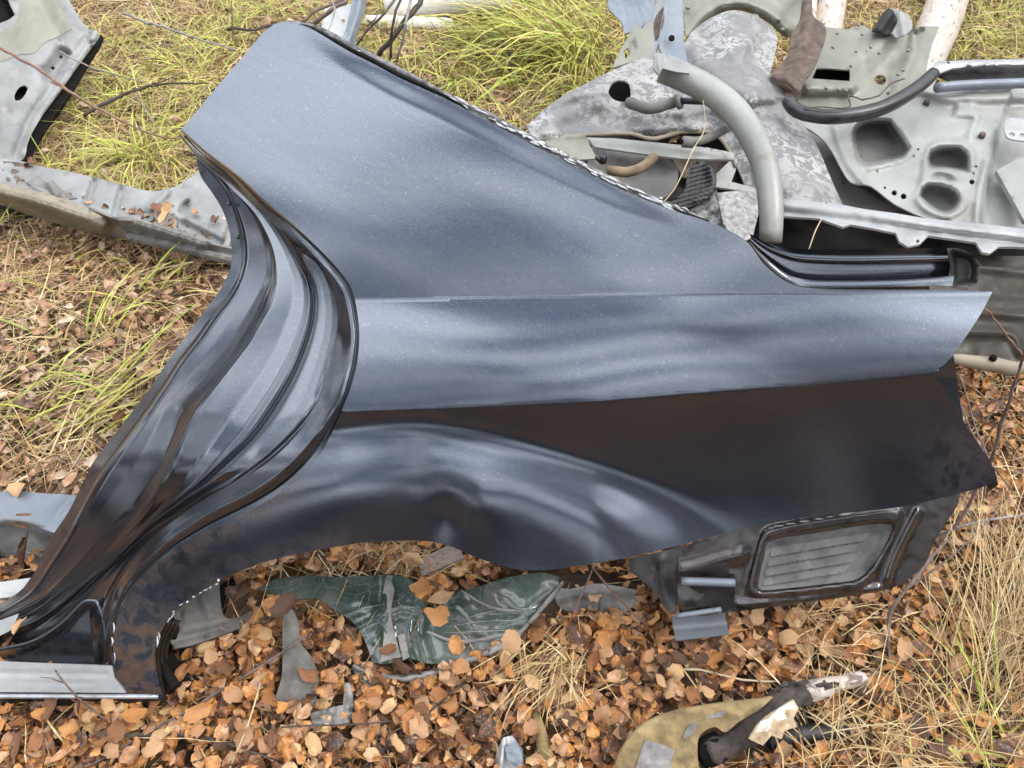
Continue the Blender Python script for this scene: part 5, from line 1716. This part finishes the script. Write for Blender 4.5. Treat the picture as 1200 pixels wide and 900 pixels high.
tw.tube(P, [0.0009, 0.0014, 0.0009], 5)
tag(tw.build("straw", M["straw_stem"]), "thin pale stalk behind the boot gutter under the silver flange", "straw")
# ------------------------------------------------------------------ leaf litter


def leaf_mesh(seed, ns=6):
    r = np.random.default_rng(seed)
    V, F = [], []
    fold, curl, skew = r.normal(0, 0.42), r.normal(0, 1.5), r.normal(0, 0.14)
    wid = r.uniform(0.36, 0.52)
    tw = r.normal(0, 0.7)
    prof = [[0.22, 0.80, 1.0, 0.92, 0.6, 0.04], [0.30, 0.95, 1.0, 0.72, 0.36, 0.03], [0.45, 0.85, 1.0, 1.0, 0.78, 0.30], [0.2, 0.6, 0.95, 0.8, 0.9, 0.15]][seed % 4]
    for i in range(ns):
        t = i / (ns - 1)
        a = curl * (t - 0.45)
        cx = math.sin(a) / curl if abs(curl) > 0.1 else t - 0.45
        cz = (1 - math.cos(a)) / curl if abs(curl) > 0.1 else 0
        for s_ in (-1, -0.5, 0, 0.5, 1):
            w = wid * prof[i] * (1 + (r.normal(0, 0.09) if abs(s_) == 1 else 0))
            th = tw * (t - 0.5)
            f2 = fold * (1 if abs(s_) < 1 else 1.3)
            yy = s_ * w * math.cos(f2)
            zz = abs(s_) * w * math.sin(f2) + (r.normal(0, 0.05) if s_ else 0)
            V.append((cx + skew * s_ * w - 0.12 * abs(s_) * (t < 0.3) + 0.05 * r.normal() * (abs(s_) == 1), yy * math.cos(th) - zz * math.sin(th), cz + yy * math.sin(th) + zz * math.cos(th)))
    for i in range(ns - 1):
        for q in range(4):
            a_ = i * 5 + q
            F.append((a_, a_ + 1, a_ + 6, a_ + 5))
    b = len(V)
    V += [(V[2][0], 0.012, V[2][2]), (V[2][0], -0.012, V[2][2]), (V[2][0] - 0.28, 0.0, V[2][2] + r.uniform(-0.05, 0.12))]
    F.append((b, b + 1, b + 2))
    return np.array(V), F


LV = [leaf_mesh(100 + k) for k in range(20)]


def rots(n, tilt):
    az = rng.uniform(0, 2 * np.pi, n)
    ta = np.abs(rng.normal(0, tilt, n))
    tb = rng.uniform(0, 2 * np.pi, n)
    ca, sa = np.cos(az), np.sin(az)
    Z = np.zeros((n, 3, 3))
    Z[:, 0, 0], Z[:, 0, 1], Z[:, 1, 0], Z[:, 1, 1], Z[:, 2, 2] = ca, -sa, sa, ca, 1
    k = np.stack([np.cos(tb), np.sin(tb), 0 * tb], 1)
    K = np.zeros((n, 3, 3))
    K[:, 0, 1], K[:, 0, 2], K[:, 1, 0], K[:, 1, 2], K[:, 2, 0], K[:, 2, 1] = -k[:, 2], k[:, 1], k[:, 2], -k[:, 0], -k[:, 1], k[:, 0]
    s, c = np.sin(ta)[:, None, None], np.cos(ta)[:, None, None]
    T = np.eye(3)[None] + s * K + (1 - c) * (K @ K)
    return T @ Z


def leaves_stuff(name, P, size, mat, tilt=0.5):
    n = len(P)
    vi = rng.integers(0, len(LV), n)
    Rm = rots(n, tilt)
    VV, FF, b = [], [], 0
    for k in range(len(LV)):
        ix = np.where(vi == k)[0]
        if not len(ix):
            continue
        v0, f0 = LV[k]
        v = np.einsum('nij,mj->nmi', Rm[ix], v0) * size[ix][:, None, None] + P[ix][:, None, :]
        VV.append(v.reshape(-1, 3))
        m = len(v0)
        for q in range(len(ix)):
            FF += [tuple(b + q * m + i for i in f) for f in f0]
        b += len(ix) * m
    o = make_obj(name, np.vstack(VV), FF, mat, None, True)
    return tag(o, kind="stuff")


OCC = [SKIN, [(230, 195), (269, 273), (270, 318), (199, 420), (100, 580), (0, 707), (0, 820), (136, 815), (236, 627), (400, 480), (420, 400), (400, 320), (213, 151)],
       [(796, 642), (1055, 593), (1098, 630), (1060, 682), (800, 722)], [(616, 150), (800, 50), (1200, 90), (1200, 300), (900, 300), (780, 240)]]


CLEAR = [[(296, 686), (350, 670), (480, 674), (500, 706), (520, 700), (560, 684), (640, 664), (760, 682), (740, 722), (640, 724), (600, 756), (540, 784), (430, 790), (420, 750), (380, 716)],
         [(329, 712), (346, 710), (354, 745), (378, 800), (366, 836), (318, 824), (330, 770)], [(362, 836), (402, 820), (404, 798), (414, 800), (414, 848), (364, 858)],
         [(575, 905), (590, 860), (614, 880), (616, 905)], [(712, 912), (740, 856), (770, 840), (900, 812), (930, 812), (1016, 788), (1016, 806), (940, 840), (990, 850), (990, 872), (880, 890), (820, 912)],
         [(196, 740), (258, 678), (360, 686), (360, 702), (258, 752), (206, 764)], [(486, 672), (500, 655), (540, 640), (545, 655), (500, 678)], [(616, 832), (636, 830), (658, 910), (640, 910)], [(-40, 570), (95, 578), (60, 660), (-40, 655)]]


def scatter(n, x0, x1, y0, y1, pxr, dens=None):
    """ground points whose picture position falls in pxr; dens(px,py)->0..1"""
    x, y = rng.uniform(x0, x1, n), rng.uniform(y0, y1, n)
    z = gz(x, y)
    P = np.stack([x, y, z], 1)
    q, D = project(P)
    k = (D > 0.2) & (q[:, 0] > pxr[0]) & (q[:, 0] < pxr[1]) & (q[:, 1] > pxr[2]) & (q[:, 1] < pxr[3])
    occ = np.zeros(n, bool)
    for o in OCC:
        occ |= inside(o, q)
    k &= ~occ | (rng.random(n) < 0.4)
    for o in CLEAR:
        k &= ~inside(o, q) | (rng.random(n) < 0.04)
    if dens is not None:
        k &= rng.random(n) < dens(q[:, 0], q[:, 1])
    return P[k], q[k], occ[k]


WIDE = (-170, 1370, -60, 1010)


def d_rich(px, py):
    a = sm(590, 680, py)
    b = sm(1040, 1110, px) * sm(400, 460, py)
    d = np.maximum(a, b * 0.95)
    d = d * (1 - 0.45 * sm(960, 1060, px) * sm(720, 780, py))
    return d * (1 - sm(230, 300, px) * 0 * px)


P, q, occ = scatter(110000, -2.2, 2.4, 0.25, 2.6, WIDE, d_rich)
P = P[:33000]
hz = rng.random(len(P)) ** 1.4 * 0.04
P = P + np.stack([0 * hz, 0 * hz, hz + 0.004], 1)
leaves_stuff("leaf_litter", P, 0.010 + 0.032 * rng.random(len(P)) ** 1.7, M["litter_leaf"], 0.6)


# litter under the viewer's feet, just below the picture
n_ = 2600
x_, y_ = rng.uniform(-1.3, 1.5, n_), rng.uniform(-0.9, 0.42, n_)
leaves_stuff("leaf_litter", np.stack([x_, y_, gz(x_, y_) + 0.02 * rng.random(n_)], 1), rng.uniform(0.02, 0.05, n_), M["litter_leaf"], 0.6)


def d_dull(px, py):
    a = sm(330, 300, px) * sm(230, 290, py) * (1 - sm(620, 680, py))
    b = 0.35 * (1 - sm(220, 280, py)) * (0.35 + 0.65 * (vnoise(px / 60, py / 40, 5) > 0.1))
    c = 0.3 * sm(1000, 1080, px) * sm(420, 470, py)
    return np.clip(np.maximum(np.maximum(a, b), c), 0, 1)


P, q, occ = scatter(80000, -3.6, 3.8, 1.0, 6.0, WIDE, d_dull)
P = P[:9000]
hz = rng.random(len(P)) ** 1.6 * 0.035
P = P + np.stack([0 * hz, 0 * hz, hz + 0.004], 1)
leaves_stuff("old_leaf_litter", P, rng.uniform(0.014, 0.042, len(P)), M["dull_leaf"], 0.8)

# the largest leaves in view, each its own part of the ground
leaf_me = []
for k in range(20):
    me = bpy.data.meshes.new("leaf")
    me.from_pydata(LV[k][0].tolist(), [], LV[k][1])
    me.materials.append(M["single_leaf"])
    me.polygons.foreach_set("use_smooth", [True] * len(me.polygons))
    leaf_me.append(me)


def one_leaf(P, size, parent=None, tilt=0.4, name="leaf"):
    o = bpy.data.objects.new(name, leaf_me[random.randrange(16)])
    COL.objects.link(o)
    o.location = Vector(P) - (Vector(root_loc(parent)) if parent else Vector((0, 0, 0)))
    o.parent = parent
    o.rotation_euler = (random.gauss(0, tilt), random.gauss(0, tilt), random.uniform(0, 6.28))
    o.scale = (size,) * 3
    return o


P, q, occ = scatter(6000, -1.3, 1.6, 0.3, 1.6, (6, 1194, 640, 892), lambda px, py: sm(640, 760, py) * (1 - 0.5 * sm(960, 1060, px)))
P = P[~occ][:300]
for p in P:
    one_leaf(p + np.array([0, 0, random.uniform(0.035, 0.055)]), random.uniform(0.028, 0.043), ground, 0.5)

FALL = [((27, 612), 0.085, 0.045, "single pale orange leaf lying on the grey trim panel at the left edge"),
        ((24, 734), 0.205, 0.026, "small narrow orange leaf stuck on the lower end of the dark door jamb"),
        ((30, 645), 0.06, 0.06, "large pale leaf standing in the hollow of the grey trim panel"),
        ((186, 240), 0.15, 0.06, "brown curled leaf at the left of the small heap on the silver sill"),
        ((196, 250), 0.15, 0.06, "brown curled leaf at the right of the small heap on the silver sill"),
        ((230, 247), 0.14, 0.035, "small brown leaf alone at the right end of the silver sill"),
        ((252, 258), 0.13, 0.035, "small ochre leaf at the end of the silver sill next to the navy jamb"),
        ((33, 189), 0.16, 0.035, "yellowish leaf in the corner where the silver door frame meets its sill"),
        ((22, 572), 0.08, 0.05, "pinkish leaf on the top edge of the grey trim panel"),
        ((520, 704), 0.085, 0.055, "big orange leaf standing between the two halves of the green glass"),
        ((512, 722), 0.075, 0.05, "orange leaf under the big one between the two halves of the green glass"),
        ((333, 711), 0.12, 0.05, "orange leaf at the upper tip of the dark grey felt sheet"),
        ((498, 690), 0.09, 0.055, "orange leaf on the upper edge of the green glass beside the weathered board"),
        ((600, 752), 0.07, 0.042, "reddish orange leaf on the right lower edge of the green glass"),
        ((788, 160), 0.34, 0.04, "small brown leaf lodged in the torn lip of the mottled tunnel")]
for (xy, z, s, lab) in FALL:
    o = one_leaf(at_z(xy[0], xy[1], z), s, None, 0.35, "fallen_leaf")
    tag(o, lab, "leaf", "leaves lying on the scrap parts")


# leaf crumbs and dirt gathered on the silver sill
q = np.array([(x, y) for x, y in zip(rng.uniform(20, 268, 700), rng.uniform(196, 288, 700))])
dd, sd, _ = dist_line([(40, 222), (105, 241), (140, 252), (180, 258), (215, 266), (262, 282)], q)
k = (dd < 9) & (rng.random(700) < 0.75) | (np.hypot(q[:, 0] - 190, q[:, 1] - 247) < 14) | (np.hypot(q[:, 0] - 266, q[:, 1] - 262) < 12)
q = q[k & inside([(0, 218), (60, 212), (146, 222), (204, 230), (250, 232), (270, 262), (268, 290), (163, 256), (47, 226)], q)]
leaves_stuff("sill_leaf_crumbs", on_plane(PS, q, 0.010), rng.uniform(0.008, 0.03, len(q)), M["dull_leaf"], 0.6)


# ------------------------------------------------------------------ grass and straw
def blades(name, base, az, L, W, e0, bend, mat, seg=5, lift=0.012):
    n = len(base)
    pts = [base]
    e = e0.copy()
    h = np.stack([np.cos(az), np.sin(az)], 1)
    wob = rng.normal(0, 0.18, (seg, n))
    for k in range(seg):
        step = L / seg
        a2 = az + wob[k] * (k / seg)
        d = np.stack([np.cos(a2) * np.cos(e), np.sin(a2) * np.cos(e), np.sin(e)], 1)
        nxt = pts[-1] + d * step[:, None]
        gzz = gz(nxt[:, 0], nxt[:, 1]) + lift
        nxt[:, 2] = np.maximum(nxt[:, 2], gzz)
        pts.append(nxt)
        e = e - bend / seg
    pts = np.stack(pts, 1)                                  # n, seg+1, 3
    side = np.stack([-h[:, 1], h[:, 0], rng.normal(0, 0.5, n)], 1)
    side /= np.linalg.norm(side, axis=1)[:, None]
    prof = np.r_[0.7, 1.0, 0.95, 0.75, 0.45, 0.06][:seg + 1] if seg == 5 else np.linspace(1, 0.06, seg + 1)
    off_ = side[:, None, :] * (W[:, None] * prof[None] * 0.5)[:, :, None]
    V = np.stack([pts - off_, pts + off_], 2).reshape(-1, 3)
    b = np.arange(n)[:, None] * (2 * (seg + 1))
    k = np.arange(seg)[None] * 2
    i = b + k
    F = np.stack([i, i + 1, i + 3, i + 2], 2).reshape(-1, 4)
    o = make_obj(name, V, F, mat, None, True)
    return tag(o, kind="stuff")


def d_straw(px, py):
    a = 1.0 * (px < 330) * sm(230, 290, py) * (1 - sm(575, 640, py)) * (0.45 + 0.55 * sm(-0.2, 0.4, vnoise(px / 70, py / 60, 2)))
    b = 0.9 * (py < 260)
    c = 0.85 * sm(1080, 1130, px) * sm(410, 450, py) * (1 - sm(540, 640, py))
    d = 0.55 * sm(900, 1000, px) * sm(720, 790, py)
    e = 0.55 * (px > 320) * (px < 560) * (py > 620) * (py < 690)
    f = 0.10 * (py > 640)
    return np.clip(np.maximum.reduce([a, b, c, d, e, f]), 0, 1)


P, q, occ = scatter(300000, -3.8, 4.0, 0.3, 6.5, WIDE, d_straw)
P = P[:58000]
n = len(P)
P[:, 2] += rng.random(n) * 0.03
blades("dry_grass", P, rng.uniform(0, 2 * np.pi, n), rng.uniform(0.07, 0.26, n), 0.0009 + 0.003 * rng.random(n) ** 2.2, rng.uniform(0.0, 0.35, n), rng.uniform(0.0, 1.2, n), M["straw"])


def d_green(px, py):
    a = (py < 262) * (0.25 + 0.75 * sm(-0.15, 0.35, vnoise(px / 85, py / 55, 8)))
    a = a * np.where(px < 330, 0.85, 1.0) * (1 - 0.8 * (px < 250) * (py < 30))
    b = 0.14 * (px < 330) * (py > 262) * (py < 570) * sm(0.0, 0.4, vnoise(px / 60, py / 60, 4))
    c = 0.16 * sm(960, 1040, px) * sm(760, 820, py)
    return np.clip(np.maximum.reduce([a, b, c]), 0, 1)


P, q, occ = scatter(90000, -3.8, 4.0, 0.4, 6.5, WIDE, d_green)
P = P[:15000]
n = len(P)
blades("green_grass", P, rng.uniform(0, 2 * np.pi, n), rng.uniform(0.08, 0.24, n), rng.uniform(0.003, 0.0065, n), rng.uniform(0.2, 1.2, n), rng.uniform(0.6, 2.2, n), M["green_blade"])


def tuft(name, px, py, n, L, W, spread, az0, azs, e, bend, mat):
    c = on_ground(px, py)
    xy = c[:2] + rng.normal(0, spread, (n, 2))
    lift = 0.035 if (mat == "straw" and py > 620) else 0.012
    P = np.c_[xy, gz(xy[:, 0], xy[:, 1]) + (lift if lift > 0.02 else 0)]
    return blades(name, P, rng.normal(az0, azs, n), rng.uniform(L * .5, L, n), rng.uniform(W * .6, W, n), rng.uniform(e - .35, e + .3, n), rng.uniform(bend * .5, bend * 1.2, n), M[mat], 5, lift)


for (px, py, n, L, W, sp, a0, as_, e, bd, m_) in [
        (660, 70, 150, 0.62, 0.009, 0.10, 3.3, 0.45, 0.9, 1.9, "green_blade"),
        (700, 95, 110, 0.5, 0.009, 0.12, 4.7, 0.6, 1.0, 2.2, "green_blade"),
        (600, 50, 90, 0.5, 0.008, 0.12, 3.3, 0.4, 0.8, 1.7, "green_blade"),
        (560, 95, 70, 0.35, 0.007, 0.12, 4.0, 2.0, 0.8, 1.8, "green_blade"),
        (690, 140, 70, 0.32, 0.007, 0.12, 4.2, 2.0, 0.8, 1.8, "green_blade"),
        (170, 190, 70, 0.36, 0.006, 0.03, 4.2, 1.4, 0.9, 1.7, "green_blade"),
        (130, 130, 70, 0.28, 0.006, 0.12, 4.2, 2.0, 0.8, 1.7, "green_blade"),
        (190, 60, 70, 0.28, 0.006, 0.15, 4.2, 2.0, 0.8, 1.7, "green_blade"),
        (316, 22, 50, 0.3, 0.005, 0.05, 3.0, 1.5, 0.8, 1.7, "green_blade"),
        (64, 520, 24, 0.42, 0.0075, 0.06, 0.75, 0.18, 0.2, 0.35, "green_blade"),
        (20, 470, 22, 0.34, 0.0075, 0.06, 0.2, 0.4, 0.3, 0.5, "green_blade"),
        (190, 340, 12, 0.26, 0.006, 0.04, 0.2, 1.5, 0.8, 1.2, "green_blade"),
        (110, 400, 14, 0.3, 0.0065, 0.03, 1.2, 0.5, 0.7, 1.5, "green_blade"),
        (1150, 880, 9, 0.42, 0.0035, 0.03, 1.9, 0.35, 0.9, 0.9, "green_blade"),
        (1120, 820, 3, 0.34, 0.0035, 0.03, 2.2, 0.4, 0.5, 0.9, "green_blade"),
        (960, 885, 30, 0.24, 0.0028, 0.06, 0.3, 2.0, 0.5, 1.1, "straw"),
        (950, 838, 22, 0.2, 0.0025, 0.05, 0.0, 0.6, 0.5, 1.2, "straw"),
        (1020, 860, 90, 0.22, 0.0025, 0.08, 0.0, 2.0, 0.5, 1.1, "straw"),
        (665, 775, 60, 0.13, 0.003, 0.02, 4.0, 0.7, 0.3, 0.5, "straw"),
        (640, 790, 70, 0.13, 0.003, 0.03, 4.2, 0.6, 0.3, 0.5, "straw"),
        (960, 730, 60, 0.16, 0.0025, 0.04, 0.5, 1.6, 0.5, 1.0, "straw"),
        (1180, 800, 260, 0.42, 0.002, 0.08, 0.9, 0.55, 0.6, 0.9, "straw"),
        (1215, 760, 220, 0.42, 0.002, 0.08, 1.0, 0.55, 0.6, 0.9, "straw"),
        (40, 330, 60, 0.3, 0.0022, 0.12, 0.4, 2.0, 0.4, 0.7, "straw"),
        (430, 660, 60, 0.16, 0.002, 0.06, 0.2, 1.2, 0.3, 0.6, "straw"),
        (480, 650, 40, 0.14, 0.002, 0.04, 0.6, 1.0, 0.3, 0.6, "straw")]:
    tuft("grass_tuft" if m_ == "green_blade" else "straw_tuft", px, py, n, L, W, sp, a0, as_, e, bd, m_)

# ------------------------------------------------------------------ the woods around the clearing (seen mirrored in the paint)
mb = MB()
FV, FFc = [], []
wrg = np.random.default_rng(21)
for i in range(150):
    an = wrg.uniform(0, 2 * np.pi)
    rd = wrg.uniform(7.5, 24)
    x, y = rd * math.sin(an), rd * math.cos(an)
    h = wrg.uniform(6, 12)
    lean = wrg.normal(0, 0.25, 2)
    top = np.array([x + lean[0], y + lean[1], h])
    base = np.array([x, y, -0.1])
    mb.tube(np.array([base, (base * .5 + top * .5) + [*wrg.normal(0, .1, 2), 0], top]), [0.13, 0.09, 0.02], 6)
    for b_ in range(6):
        t = wrg.uniform(0.3, 0.95)
        s = base + (top - base) * t
        a2 = wrg.uniform(0, 6.28)
        ln = wrg.uniform(0.6, 2.0) * (1.1 - t * .6)
        mb.tube(np.array([s, s + [math.cos(a2) * ln * .5, math.sin(a2) * ln * .5, ln * .45], s + [math.cos(a2) * ln, math.sin(a2) * ln, ln * .7]]), [0.035, 0.02, 0.006], 4)
    nl = 200
    t = wrg.uniform(0.12, 1.0, nl)
    c = base + (top - base) * t[:, None] + wrg.normal(0, 1, (nl, 3)) * [0.85, 0.85, 0.5] * (1.15 - t * .7)[:, None]
    c[:, 2] = np.maximum(c[:, 2], 0.2)
    FV.append(c)
for i in range(500):
    an = wrg.uniform(0, 2 * np.pi)
    rd = wrg.uniform(6.5, 20)
    c = np.array([rd * math.sin(an), rd * math.cos(an), 0.5]) + wrg.normal(0, 1, (30, 3)) * [0.6, 0.6, 0.35]
    c[:, 2] = np.maximum(c[:, 2], 0.15)
    FV.append(c)
C_ = np.vstack(FV)
n = len(C_)
Rm = rots(n, 1.0)
qd = np.array([(-.5, -.35, 0), (.5, -.25, .05), (.45, .35, 0), (-.4, .3, -.05)])
v = np.einsum('nij,mj->nmi', Rm, qd) * wrg.uniform(0.18, 0.42, n)[:, None, None] + C_[:, None, :]
v = v.reshape(-1, 3)
fo = make_obj("woods_foliage", v, (np.arange(n)[:, None] * 4 + np.arange(4)[None]).tolist(), M["wood_foliage"], None, False)
tag(fo, kind="stuff")
tag(mb.build("woods_trunks", M["dark_bark"]), kind="stuff")
# two leafless birches close behind the viewer: their limbs show as dark streaks in the paint
for (x, y, h, s) in ((1.1, -0.9, 6.5, 3), (-1.4, -3.6, 8.0, 5)):
    r_ = np.random.default_rng(s)
    tr = empty("birch_tree", (x, y, 0), "leafless birch behind the viewer, %s, mirrored in the navy paint" % ("nearer and to the right" if s == 3 else "farther and to the left"), "tree")
    mt = MB()
    trunk = spline3([(x, y, -0.1), (x + .1, y + .05, h * .35), (x + .05, y + .2, h * .7), (x + .2, y + .3, h)], 0.3)
    mt.tube(trunk, [0.09, 0.07, 0.045, 0.012], 10, wob=0.05)
    mt.build("trunk", M["birch_bark"], tr)
    if s == 3:                                  # low limbs reaching over the panel
        for lp, r0 in (([(1.15, -0.86, 1.35), (1.45, -0.75, 2.1), (1.28, -0.13, 2.66), (1.1, 0.5, 2.9), (0.94, 0.9, 2.98), (0.6, 1.5, 3.1)], 0.034),
                       ([(1.12, -0.9, 1.1), (0.92, -1.1, 1.7), (0.76, -0.64, 2.39), (0.5, 0.3, 2.95), (0.3, 0.9, 3.2)], 0.03),
                       ([(0.76, -0.64, 2.39), (0.3, -0.5, 2.75), (-0.1, -0.45, 2.9), (-0.6, -0.2, 3.0), (-1.2, 0.4, 3.1)], 0.022),
                       ([(1.28, -0.13, 2.66), (1.3, 0.5, 2.6), (1.2, 1.1, 2.5)], 0.016), ([(0.5, 0.3, 2.95), (0.8, 0.7, 2.9), (0.9, 1.3, 2.8)], 0.014), ([(-0.1, -0.45, 2.9), (-0.2, 0.3, 2.9), (-0.1, 0.9, 2.7)], 0.013)):
            mb2 = MB()
            mb2.tube(spline3(lp, 0.08), [r0, r0 * 0.75, r0 * 0.35], 7, wob=0.12)
            mb2.build("limb", M["dark_bark"], tr)
    mt = MB()
    for k in range(26):
        t = r_.uniform(0.3, 0.97)
        s0 = trunk[int(t * (len(trunk) - 1))]
        a2 = r_.uniform(0, 6.28)
        ln = r_.uniform(0.8, 2.2) * (1.2 - t)
        e1 = s0 + np.array([math.cos(a2) * ln * .6, math.sin(a2) * ln * .6, ln * .55])
        e2 = s0 + np.array([math.cos(a2) * ln * 1.2, math.sin(a2) * ln * 1.2, ln * .65])
        lim = spline3([s0, e1, e2], 0.15)
        mt.tube(lim, [0.042, 0.026, 0.008], 6)
        for q_ in range(4):
            s1 = lim[r_.integers(2, len(lim))]
            mt.tube(np.array([s1, s1 + r_.normal(0, .25, 3), s1 + r_.normal(0, .4, 3) - [0, 0, .25]]), [0.014, 0.008, 0.003], 4)
    mt.build("limbs", M["twig_bark"], tr)
